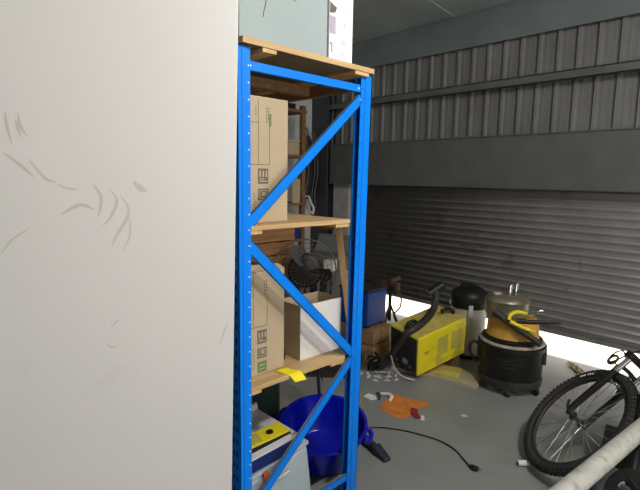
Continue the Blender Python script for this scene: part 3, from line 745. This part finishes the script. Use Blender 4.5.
# boards under it
o = new('plywood_board', B(((-.36, -.14, 0), (.315, .14, .018)), ((-.36, -.14, .018), (.315, -.115, .024))), M_PALE, loc=(-1.92, 3.16, .0005), rot=(0, 0, math.radians(14)), bevel=.002)
tag(o, 'pale weathered board lying on the floor under the yellow machine', 'board')
o = new('yellow_offcut', B(((-.11, -.10, 0), (.11, .10, .012))), M_YELTOP, loc=(-1.885, 3.185, .0192), rot=(0, 0, math.radians(20)), bevel=.001)
tag(o, 'dull yellow sheet lying on the pale board by the black vacuum', 'sheet')
o = new('timber_block', B(((-.06, -.05, 0), (.06, .05, .105))), M_CRATE, loc=(-1.985, 3.40, .0005)); tag(o, 'timber block propping up the back of the yellow machine', 'block')

# vacuum hose draped across the welder, belonging to the white vacuum
def wpt(x, y, z): return WT @ Vector((x, y, z))
t = empty('vacuum_hose', (-2.15, 2.85, 0)); tag(t, 'thick black hose draped over the top of the yellow machine', 'hose')
P = [(-2.262, 2.845, .032), tuple(wpt(-.06, .235, .07)), tuple(wpt(-.045, .17, .20)), tuple(wpt(-.01, .11, Hw+.005)), tuple(wpt(.07, .09, Hw+.040)), tuple(wpt(.20, .12, Hw+.045)), tuple(wpt(.33, .17, Hw+.06)), tuple(wpt(.42, .22, Hw+.11)), tuple(wpt(.46, .26, Hw+.18))]
bm = bmesh.new(); tube(bm, [Vector(p)-Vector((-2.15, 2.85, 0)) for p in P], .029, 12, smooth=12, ring=.08); new('hose_pipe', bm, M_BLACKD, t, smooth=True)
e_ = wpt(.46, .26, Hw+.18)-Vector((-2.15, 2.85, 0))
bm = bmesh.new(); tube(bm, [e_-Vector((.03, .04, .035)), e_+Vector((.03, .05, .035))], .036, 12); new('end_cuff', bm, M_BLACK, t, smooth=True)

# tangled cables and debris by the welder
def worm(bm, c, n, rad, r, zmax=.05):
    P = [(c[0]+random.uniform(-rad, rad), c[1]+random.uniform(-rad, rad), r+random.uniform(0, zmax)) for _ in range(n)]
    P[0] = (P[0][0], P[0][1], r); P[-1] = (P[-1][0], P[-1][1], r)
    tube(bm, P, r, 6, smooth=6)
bm = bmesh.new(); worm(bm, (-2.30, 2.86), 14, .10, .009, .11); worm(bm, (-2.33, 2.86), 10, .08, .008, .1)
o = new('cable_tangle', bm, M_BLACK, smooth=True); tag(o, 'tangled black cables on the floor in front of the yellow machine', 'cables')
bm = bmesh.new(); worm(bm, (-2.18, 2.80), 8, .07, .005, .03); tube(bm, [(-2.16, 2.84, .16), (-2.10, 2.82, .07), (-2.02, 2.83, .03), (-1.96, 2.88, .01)], .005, 6, smooth=6)
o = new('grey_cable', bm, M_PALEPR, smooth=True); tag(o, 'thin grey cable curling under the black front panel of the yellow machine', 'cable')
o = new('clamp_block', B(((-.05, -.035, 0), (.05, .035, .07)), ((-.03, -.02, .07), (.02, .02, .13))), M_RUST, loc=(-2.40, 2.78, .0005), rot=(0, 0, .5), bevel=.005); tag(o, 'small rusty metal block on the floor beside the rack post', 'block')
for i, (x, y, s, a_) in enumerate(((-2.20, 2.74, .034, .2), (-2.15, 2.80, .026, 1.1), (-2.25, 2.69, .030, 2.0), (-2.11, 2.74, .022, .7), (-2.07, 2.80, .024, 1.5), (-2.30, 2.73, .024, 2.6), (-2.17, 2.67, .022, .4), (-2.12, 2.86, .02, 2.2), (-2.33, 2.68, .026, 1.3))):
    bm = bmesh.new(); bx(bm, (-s, -s*.35, 0), (s, s*.35, .003)); bx(bm, (-s*.2, -s*.35, .003), (s*.3, s*.35, .012))
    o = new('loose_clip', bm, M_WPL, loc=(x, y, .0005), rot=(0, 0, a_)); tag(o, 'small pale clip scattered on the floor in front of the yellow machine', 'clip', 'pale clips scattered before the yellow machine')
o = new('low_black_piece', B(((-.16, -.11, 0), (.16, .11, .006)), ((-.16, -.11, .006), (.16, -.103, .018)), ((-.16, .103, .006), (.16, .11, .018)), ((-.16, -.103, .006), (-.153, .103, .018)), ((.153, -.103, .006), (.16, .103, .018))), M_BLACKD, loc=(-2.52, 2.52, .0005), rot=(0, 0, .75)); tag(o, 'shallow black tray on the floor behind the rack post', 'tray')

# ------------------------------------------------------------------ white vacuum with black lid
t = empty('white_vacuum', (-2.0, 3.70, 0)); tag(t, 'white round vacuum bin with black domed lid near the roller door', 'vacuum')
bm = bmesh.new(); lathe(bm, [(0, .03), (.125, .03), (.135, .045), (.142, .30), (.146, .42), (.15, .435), (0, .435)], 40); new('drum', bm, M_WPL, t, smooth=True)
bm = bmesh.new(); lathe(bm, [(0, .4355), (.157, .4355), (.162, .45), (.161, .52), (.150, .56), (.11, .59), (.06, .60), (0, .60)], 40); new('lid', bm, M_BLACK, t, smooth=True)
bm = bmesh.new(); lathe(bm, [(0, .01), (.15, .01), (.155, .03), (0, .0305)], 40); new('base_ring', bm, M_BLACK, t, smooth=True)
for a_ in (-56, 124):
    Mc = Matrix.Rotation(math.radians(a_), 4, 'Z'); bm = bmesh.new(); bx(bm, (.146, -.018, .37), (.170, .018, .475), 0, Mc); new('latch', bm, M_FOAM, t, bevel=.003)
for i in range(4):
    a_ = PI/4+i*PI/2; bm = bmesh.new(); lathe(bm, [(0, -.012), (.016, -.012), (.016, .012), (0, .012)], 14, M=Matrix.Translation((.12*math.cos(a_), .12*math.sin(a_), .016)) @ Matrix.Rotation(PI/2, 4, 'X')); new('castor', bm, M_BLACK, t)
bm = bmesh.new(); tube(bm, [(-.07, -.02, .585), (-.06, -.02, .62), (.06, .02, .62), (.07, .02, .585)], .010, 8, smooth=4); new('handle', bm, M_BLACK, t, smooth=True)

# ------------------------------------------------------------------ big black drum vacuum with orange head
vc = Vector((-1.455, 3.345, 0))
t = empty('drum_vacuum', vc, (0, 0, math.radians(-66))); tag(t, 'big black drum vacuum with orange head and steel tank on top', 'vacuum')
# local +X points to the camera
bm = bmesh.new(); lathe(bm, [(0, .075), (.205, .075), (.212, .085), (.222, .25), (.226, .315), (.236, .320), (.236, .345), (.22, .350), (0, .350)], 56); new('drum', bm, M_BLACK, t, smooth=True)
bm = bmesh.new(); lathe(bm, [(0, .045), (.20, .045), (.218, .055), (.224, .09), (.220, .11), (.2125, .112), (.212, .086), (0, .086)], 56); new('base_skirt', bm, M_BLACKD, t, smooth=True)
for i, a_ in enumerate((0, 62, 128, 180, 232, 298)):
    ca, sa = math.cos(math.radians(a_)), math.sin(math.radians(a_))
    bm = bmesh.new(); lathe(bm, [(0, -.014), (.022, -.014), (.024, 0), (.022, .014), (0, .014)], 18, M=Matrix.Translation((.205*ca, .205*sa, .0245)) @ Matrix.Rotation(math.radians(a_), 4, 'Z') @ Matrix.Rotation(PI/2, 4, 'X'))
    c_ = new('castor', bm, M_BLACK, t, smooth=True)
    bm = bmesh.new(); bx(bm, (.205*ca-.018, .205*sa-.018, .0465), (.205*ca+.018, .205*sa+.018, .060)); new('fork', bm, M_BLACKD, c_)
# raised moulded lines on the drum front
bm = bmesh.new()
for z, a0, a1 in ((.245, -22, 14), (.265, -22, 2), (.215, -26, 12)):
    tube(bm, [(.2235*math.cos(math.radians(a)), .2235*math.sin(math.radians(a)), z) for a in range(a0, a1+1, 4)], .0022, 5)
new('moulded_line', bm, M_BLACKD, t)
bm = bmesh.new(); lathe(bm, [(.20, .3505), (.222, .3505), (.226, .358), (.220, .368), (.20, .369)], 56); new('seal_ring', bm, M_GRIME, t, smooth=True)['label'] = 'grimy pale seal ring'
bm = bmesh.new(); lathe(bm, [(0, .352), (.198, .352), (.198, .375), (.186, .400), (.178, .415), (.175, .49), (.160, .525), (.12, .535), (0, .535)], 48); new('orange_head', bm, M_ORANGE, t, smooth=True)
bm = bmesh.new(); lathe(bm, [(.1785, .385), (.2035, .370), (.206, .388), (.186, .402)], 48); new('head_band', bm, M_BLACK, t, smooth=True)
# carry loop at the left of the drum (camera left = local -Y)
bm = bmesh.new(); tube(bm, [(.02, -.222, .30), (.03, -.262, .315), (.04, -.285, .28), (.04, -.275, .22), (.02, -.225, .165)], .012, 8, smooth=6); new('side_handle', bm, M_BLACK, t, smooth=True)
for s in (-1, 1): new('latch', B(((.02, s*.222-.01, .22), (.07, s*.222+.012, .34))), M_BLACKD, t, bevel=.004)
# steel tank sitting on the head, its own thing
t2 = empty('steel_tank', vc+Vector((-.055, .0, .536)), (0, 0, math.radians(-66))); tag(t2, 'dull steel tank with clips resting on the orange vacuum head', 'tank')
bm = bmesh.new(); lathe(bm, [(0, 0), (.135, 0), (.150, .01), (.152, .105), (.156, .11), (.152, .12), (.135, .138), (.06, .15), (0, .15)], 44); new('tank_body', bm, M_STEEL, t2, smooth=True)
for (x, y) in ((.03, .015), (-.03, .055)):
    bm = bmesh.new(); tube(bm, [(x, y, .145), (x, y, .175), (x-.012, y+.004, .22), (x-.012, y+.016, .225), (x, y+.012, .175)], .0055, 8, smooth=4); new('clip', bm, M_SILVER, t2, smooth=True)
bm = bmesh.new(); lathe(bm, [(0, .13), (.03, .13), (.028, .142), (0, .144)], 20, c=(0.01, -.07, .015)); new('cap', bm, M_GRIME, t2, smooth=True)
bm = bmesh.new(); tube(bm, [(.06, .138, .03), (.07, .175, .035), (.07, .205, .06), (.065, .235, .065), (.065, .245, .05)], .009, 8, smooth=5); new('tap', bm, M_SILVER, t2, smooth=True)
# black wand and hose lying over the head
Rv = Matrix.Rotation(math.radians(-66), 4, 'Z'); LV = lambda x, y, z: vc + (Rv @ Vector((x, y, z)))
t3 = empty('vacuum_wand', vc+Vector((0, 0, .5))); tag(t3, 'black vacuum wand and yellow grip lying across the orange head', 'wand')
def rel(p): return p-(vc+Vector((0, 0, .5)))
bm = bmesh.new(); tube(bm, [rel(LV(.185, -.13, .600)), rel(LV(.205, -.04, .55)), rel(LV(.220, .07, .485)), rel(LV(.225, .18, .415))], [.027, .025, .023, .022], 14, smooth=4); new('wand_tube', bm, M_BLACKD, t3, smooth=True)
bm = bmesh.new(); tube(bm, [rel(LV(.225, .02, .560)), rel(LV(.22, .12, .563)), rel(LV(.20, .29, .575))], [.019, .016, .009], 12); new('nozzle_pipe', bm, M_BLACK, t3, smooth=True)
bm = bmesh.new(); tube(bm, [rel(LV(.235, -.03, .565)), rel(LV(.225, -.02, .60)), rel(LV(.215, .02, .62)), rel(LV(.22, .085, .615))], .014, 10, smooth=6)
tube(bm, [rel(LV(.235, -.02, .555)), rel(LV(.235, .07, .52)), rel(LV(.22, .14, .50))], .014, 8, smooth=5)
new('grip', bm, M_YEL, t3, smooth=True)['label'] = 'yellow curved grip'

# ------------------------------------------------------------------ things on the floor
bm = bmesh.new()
pts = [(-1.868, 2.347), (-1.95, 2.56), (-1.925, 2.60), (-1.80, 2.62), (-1.699, 2.664), (-1.66, 2.61), (-1.695, 2.53), (-1.664, 2.356), (-1.73, 2.335), (-1.79, 2.345)]
prism(bm, pts, .0008, .003)
bm2 = bm
prism(bm2, [(-1.86, 2.36), (-1.90, 2.45), (-1.80, 2.52), (-1.70, 2.50), (-1.69, 2.40)], .0035, .006)
o = new('orange_sheet', bm2, M_OMESH); tag(o, 'crumpled orange sheet lying on the grey floor', 'sheet')
bm = bmesh.new(); prism(bm, [(-1.725, 2.50), (-1.69, 2.52), (-1.645, 2.47), (-1.60, 2.44), (-1.625, 2.41), (-1.68, 2.44)], .0065, .010)
o = new('maroon_scrap', bm, M_RED); tag(o, 'maroon scrap of wrapper on the corner of the orange sheet', 'scrap')
bm = bmesh.new(); prism(bm, [(-1.625, 2.47), (-1.605, 2.48), (-1.575, 2.44), (-1.595, 2.425)], .001, .007)
o = new('paper_scrap', bm, M_WPAPER); tag(o, 'tiny white paper scrap beside the maroon wrapper', 'scrap')
bm = bmesh.new(); prism(bm, [(-2.05, 2.40), (-2.06, 2.46), (-2.0, 2.47), (-1.965, 2.44), (-1.98, 2.40)], .001, .006)
o = new('paper_scrap', bm, M_WPAPER); tag(o, 'oval white paper scrap left of the orange sheet', 'scrap')
bm = bmesh.new(); tube(bm, [(-1.99, 2.51, .012), (-1.945, 2.53, .018), (-1.90, 2.52, .018), (-1.878, 2.47, .012)], [.008, .014, .014, .008], 8, smooth=4)
o = new('paper_curl', bm, M_WPAPER, smooth=True); tag(o, 'curled strip of white paper touching the orange sheet', 'scrap')
bm = bmesh.new(); tube(bm, [(-2.02, 2.51, .006), (-1.97, 2.48, .024), (-1.94, 2.44, .006)], .006, 6, smooth=4)
o = new('black_strip', bm, M_BLACK, smooth=True); tag(o, 'short black strip lying between the white paper scraps', 'strip')
bm = bmesh.new(); prism(bm, [(-1.46, 2.67), (-1.44, 2.70), (-1.415, 2.69), (-1.43, 2.665)], .001, .003)
o = new('white_chip', bm, M_WPAPER); tag(o, 'tiny white chip alone on the floor right of the orange sheet', 'scrap')
# black power cord with plug
t = empty('power_cord', (-1.5, 2.25, 0)); tag(t, 'black power cord with plug curving across the grey floor', 'cord')
P = [(-1.88, 1.98), (-1.775, 2.055), (-1.711, 2.150), (-1.604, 2.224), (-1.496, 2.270), (-1.373, 2.298), (-1.265, 2.280), (-1.173, 2.226), (-1.127, 2.197)]
bm = bmesh.new(); tube(bm, [(p[0]+1.5, p[1]-2.25, .0055) for p in P], .0042, 8, smooth=8); new('cable', bm, M_BLACK, t, smooth=True)
bm = bmesh.new(); tube(bm, [(.372, -.052, .012), (.392, -.058, .013), (.418, -.052, .013)], [.007, .015, .013], 10); pl_ = new('plug', bm, M_BLACK, t, smooth=True)
bm = bmesh.new()
for dy in (-.007, .007): bx(bm, (.417, -.052+dy-.0015, .0115), (.436, -.052+dy+.0015, .0145))
new('pin', bm, M_SILVER, pl_)
# white cap
t = empty('tube_stopper', (-.945, 2.425, .0165), (0, PI/2, math.radians(50))); tag(t, 'small white plastic tube cap lying beside the bicycle tyre', 'cap')
bm = bmesh.new(); lathe(bm, [(0, -.028), (.0075, -.028), (.012, -.030), (.015, -.026), (.0155, .028), (.013, .030), (0, .030)], 20); new('cap_body', bm, M_WPL, t, smooth=True)
bm = bmesh.new(); lathe(bm, [(0, -.0315), (.009, -.0315), (.009, -.0285), (0, -.0285)], 16); new('opening', bm, M_BLACK, t)
# speckled wrapper
bm = bmesh.new(); n = 12
V = [[bm.verts.new((-.10+.2*i/n, -.03+.06*j/4, .004+.012*abs(math.sin(i*1.3+j))+.006*random.random())) for j in range(5)] for i in range(n+1)]
for i in range(n):
    for j in range(4): bm.faces.new((V[i][j], V[i+1][j], V[i+1][j+1], V[i][j+1]))
o = new('speckled_wrapper', bm, M_SPECK, loc=(-1.235, 4.07, 0), rot=(0, 0, math.radians(-50))); o.modifiers.new('s', 'SOLIDIFY').thickness = .003
tag(o, 'speckled brown wrapper strip on the floor at the door gap', 'wrapper')

# ------------------------------------------------------------------ bicycle (local: X rearward, Y away from camera, Z up through the fork)
c = Vector((-.754, 2.593, .276)); n_ = Vector((-.566, -.470, .68)).normalized(); e_ = Vector((.648, -.761, 0)).normalized()
yv = -n_; zv = e_.cross(yv)
BM = Matrix((e_, yv, zv)).transposed().to_4x4(); BM.translation = c
bike = empty('bicycle'); bike.matrix_world = BM; tag(bike, 'black mountain bicycle leaning over with knobbly front tyre and silver spokes', 'bicycle')
def wheel(x, z, label=None):
    o = Matrix.Translation((x, 0, z)) @ Matrix.Rotation(PI/2, 4, 'X')
    bm = bmesh.new(); prof = []
    for i in range(15):
        a = PI*2*i/14
        prof.append((.303+.0235*math.cos(a), .0235*math.sin(a)))
    lathe(bm, prof, 72, M=o)
    N_ = 78
    for i in range(N_):
        for (off, wz, rr, ln) in ((0, .007, .328, .007), (.0135, .005, .3225, .0065), (-.0135, .005, .3225, .0065), (.0215, .0035, .313, .006), (-.0215, .0035, .313, .006)):
            a = 2*PI*(i+(.5 if off else 0))/N_
            Mk = o @ Matrix.Rotation(a, 4, 'Z') @ Matrix.Translation((rr, 0, off))
            bx(bm, (-.004, -ln, -wz), (.004, ln, wz), 0, Mk)
    new('tyre', bm, M_RUBBER, bike, smooth=True)
    bm = bmesh.new(); lathe(bm, [(.282, -.012), (.266, -.010), (.262, 0), (.266, .010), (.282, .012), (.284, 0), (.282, -.012)], 72, M=o)
    new('rim', bm, M_BLACKD, bike, smooth=True)
    bm = bmesh.new()
    for i in range(32):
        a = 2*PI*i/32; sd = 1 if i % 2 else -1; b_ = a+(.9 if (i//2) % 2 else -.9)
        p0_ = o @ Vector((.264*math.cos(a), .264*math.sin(a), 0)); p1_ = o @ Vector((.022*math.cos(b_), .022*math.sin(b_), sd*.026))
        tube(bm, [p0_, p1_], .0015, 5)
    new('spokes', bm, M_SILVER, bike)
    bm = bmesh.new(); lathe(bm, [(0, -.052), (.006, -.052), (.006, -.036), (.024, -.032), (.024, -.026), (.013, -.020), (.013, .020), (.024, .026), (.024, .032), (.006, .036), (.006, .052), (0, .052)], 20, M=o)
    new('hub', bm, M_BLACKD, bike, smooth=True)
wheel(0, 0); wheel(1.02, -.0)
# white lettering patches on front tyre/rim
bm = bmesh.new(); o_ = Matrix.Rotation(PI/2, 4, 'X')
for a in (128.5, 131.5, 134, 138.5, 141, 143.5):
    Mk = o_ @ Matrix.Rotation(math.radians(a), 4, 'Z') @ Matrix.Translation((.293, 0, .0235))
    bx(bm, (-.005, -.0045, -.0015), (.005, .0045, .0015), 0, Mk)
for a in (105, 107, 109):
    Mk = o_ @ Matrix.Rotation(math.radians(a), 4, 'Z') @ Matrix.Translation((.293, 0, .0235))
    bx(bm, (-.005, -.003, -.0015), (.005, .003, .0015), 0, Mk)
new('tyre_lettering', bm, M_WPAPER, bike)['label'] = 'white lettering on the tyre wall'
# fork
for s in (-1, 1):
    bm = bmesh.new(); tube(bm, [(-.004, s*.056, -.012), (-.018, s*.058, .02), (-.02, s*.058, .08), (-.02, s*.058, .315)], [.013, .016, .017, .018], 14); new('fork_leg', bm, M_BLACK, bike, smooth=True)
    bm = bmesh.new(); tube(bm, [(-.02, s*.058, .31), (-.02, s*.058, .415)], .0145, 12); new('stanchion', bm, M_SILVER, bike, smooth=True)
bm = bmesh.new(); tube(bm, [(-.022, -.057, .295), (-.038, -.05, .350), (-.038, .05, .350), (-.022, .057, .295)], .012, 8, smooth=6)
new('fork_arch', bm, M_BLACKD, bike, smooth=True)
bm = B(((-.045, -.085, .405), (.005, .085, .44))); new('fork_crown', bm, M_BLACK, bike, bevel=.008)
bm = bmesh.new(); tube(bm, [(-.015, 0, .44), (.02, 0, .56)], .022, 16); new('head_tube', bm, M_BLACK, bike, smooth=True)
bm = bmesh.new(); tube(bm, [(.02, 0, .56), (.03, 0, .60), (.10, 0, .615)], .018, 12); new('stem', bm, M_BLACKD, bike, smooth=True)
bm = bmesh.new(); tube(bm, [(-.10, .0, .605), (.0, .0, .61), (.10, 0, .618), (.22, 0, .612), (.40, 0, .60)], .0135, 12, smooth=4)
hb = new('handlebar', bm, M_BLACK, bike, smooth=True)
bm = bmesh.new(); tube(bm, [(.28, 0, .609), (.40, 0, .60)], .017, 12); new('grip', bm, M_RUBBER, hb, smooth=True)
# rim brakes with silver arms
for s in (-1, 1):
    bm = bmesh.new(); tube(bm, [(-.044, s*.052, .235), (-.056, s*.046, .275), (-.056, s*.040, .345)], .0075, 8, smooth=3)
    tube(bm, [(-.052, s*.044, .262), (-.05, s*.018, .272)], .009, 8)
    new('brake_arm', bm, M_SILVER, bike, smooth=True)
bm = bmesh.new(); tube(bm, [(-.056, -.04, .345), (-.072, -.02, .375), (-.10, .0, .40), (-.12, -.01, .45), (-.06, -.0, .52), (.02, 0, .59)], .0028, 6, smooth=6)
tube(bm, [(-.05, -.058, .40), (-.10, -.06, .42), (-.15, -.05, .40), (-.155, -.05, .355), (-.115, -.055, .335), (-.08, -.058, .37), (-.05, -.05, .45), (.02, -.02, .56)], .0042, 6, smooth=6)
new('brake_cable', bm, M_BLACKD, bike, smooth=True)
bm = bmesh.new(); tube(bm, [(-.10+.028*math.cos(a*PI/8), -.062, .352+.028*math.sin(a*PI/8)) for a in range(16)], .0065, 8, closed=True); tube(bm, [(-.075, -.062, .345), (-.035, -.05, .34)], .004, 6)
new('reflector_ring', bm, M_BLACKD, bike, smooth=True)
for s in (-1, 1):
    new('brake_pad', B(((.018, s*.030-.006, .262), (.060, s*.030+.006, .276))), M_SILVER, bike, bevel=.002)
    bm = bmesh.new(); tube(bm, [(-.012, s*.048, .262), (.02, s*.044, .262), (.032, s*.036, .268)], .005, 8); new('brake_post', bm, M_SILVER, bike, smooth=True)
# quick release
bm = bmesh.new(); tube(bm, [(0, -.052, 0), (0, -.072, 0)], .009, 10); tube(bm, [(0, -.07, 0), (-.03, -.076, .02), (-.055, -.074, .045)], .006, 8, smooth=3); new('axle_lever', bm, M_BLACK, bike, smooth=True)
# frame
FR = {'down_tube': ([(.0, 0, .47), (.55, 0, -.02)], .022), 'top_tube': ([(.02, 0, .545), (.50, 0, .40)], .017), 'seat_tube': ([(.57, 0, -.03), (.46, 0, .47)], .016)}
for k_, (p, r) in FR.items():
    bm = bmesh.new(); tube(bm, p, r, 14); new(k_, bm, M_BLACK, bike, smooth=True)
for s in (-1, 1):
    bm = bmesh.new(); tube(bm, [(.57, s*.02, -.03), (.75, s*.045, -.02), (1.02, s*.06, 0)], .009, 8); new('chain_stay', bm, M_BLACK, bike, smooth=True)
    bm = bmesh.new(); tube(bm, [(.49, s*.018, .36), (.66, s*.045, .26), (1.02, s*.06, 0)], .008, 8); new('seat_stay', bm, M_BLACK, bike, smooth=True)
bm = bmesh.new(); tube(bm, [(.46, 0, .47), (.44, 0, .56)], .013, 10); new('seat_post', bm, M_SILVER, bike, smooth=True)
bm = bmesh.new(); prism(bm, [(-.14, -.02), (-.02, -.035), (.08, -.07), (.12, -.05), (.12, .05), (.08, .07), (-.02, .035), (-.14, .02)], 0, .035, Matrix.Translation((.44, 0, .56))); new('saddle', bm, M_BLACKD, bike, bevel=.012)
bm = bmesh.new(); lathe(bm, [(.03, -.003), (.085, -.003), (.085, .003), (.03, .003)], 40, M=Matrix.Translation((.57, -.045, -.03)) @ Matrix.Rotation(PI/2, 4, 'X')); new('chainring', bm, M_BLACKD, bike)
for s, a in ((-1, 1), (1, -1)):
    bm = bmesh.new(); tube(bm, [(.57, s*.05, -.03), (.57+a*.165, s*.07, -.03+a*.04)], .010, 8); cr = new('crank_arm', bm, M_GREYM, bike, smooth=True)
    bm = bmesh.new(); bx(bm, (.57+a*.165-.04, s*.12-.045, -.04+a*.04), (.57+a*.165+.04, s*.12+.045, -.02+a*.04)); new('pedal', bm, M_BLACK, cr)

# ------------------------------------------------------------------ grey pipe in the near right corner, on two crates
d0, d1 = Vector((-.462-.055*1.1, 1.68-.58*1.1, .50)), Vector((-.418+.061*1.5, 2.26+.58*1.5, .50))
t = empty('grey_pipe', d0); tag(t, 'long pale grey scuffed pipe crossing in front of the bicycle wheel', 'pipe')
bm = bmesh.new(); tube(bm, [Vector((0, 0, 0)), (d1-d0)*.25, (d1-d0)*.5, d1-d0], .034, 28)
new('tube_body', bm, M_PIPE, t, smooth=True)
dd = (d1-d0).normalized(); q = Vector((-.45, 1.890, .50))-d0; q = dd*q.dot(dd)
bm = bmesh.new(); tube(bm, [q-dd*.003, q+dd*.003], .0348, 28); new('joint_ring', bm, M_GRIME, t, smooth=True)
for (y, lab) in ((d0.y+.12, 'black plastic crate carrying the near end of the grey pipe'), (d1.y-.12, 'black plastic crate carrying the far end of the grey pipe')):
    s = (y-d0.y)/(d1.y-d0.y); x = d0.x+(d1.x-d0.x)*s
    t = empty('plastic_crate', (x+.12, y, 0)); tag(t, lab, 'crate')
    new('crate_body', B(((-.17, -.10, 0), (.17, .10, .02)), ((-.17, -.10, .02), (.17, -.085, .44)), ((-.17, .085, .02), (.17, .10, .44)), ((-.17, -.085, .02), (-.155, .085, .44)), ((.155, -.085, .02), (.17, .085, .44))), M_BLACK, t, bevel=.004)
    new('lid', B(((-.175, -.105, .4405), (.175, .105, .4655))), M_BLACK, t, bevel=.006)
# grey bag and black box under the pipe
bm = bmesh.new(); lathe(bm, [(0, 0.001), (.07, .001), (.095, .03), (.09, .07), (.06, .105), (.02, .12), (0, .12)], 24)
for v in bm.verts:
    v.co += Vector((math.sin(v.co.y*60)*.006, math.sin(v.co.x*55+v.co.z*40)*.006, 0))
o = new('plastic_bag', bm, M_BAG, loc=(-.56, 2.53, 0), smooth=True); tag(o, 'crumpled grey plastic bag on the floor under the grey pipe', 'bag')
o = new('black_case', B(((-.13, -.16, 0), (.13, .16, .10)), ((-.132, -.162, .10), (.132, .162, .125))), M_BLACK, loc=(-.56, 2.86, .0005), rot=(0, 0, .2), bevel=.008); tag(o, 'flat black case on the floor under the leaning bicycle', 'case')
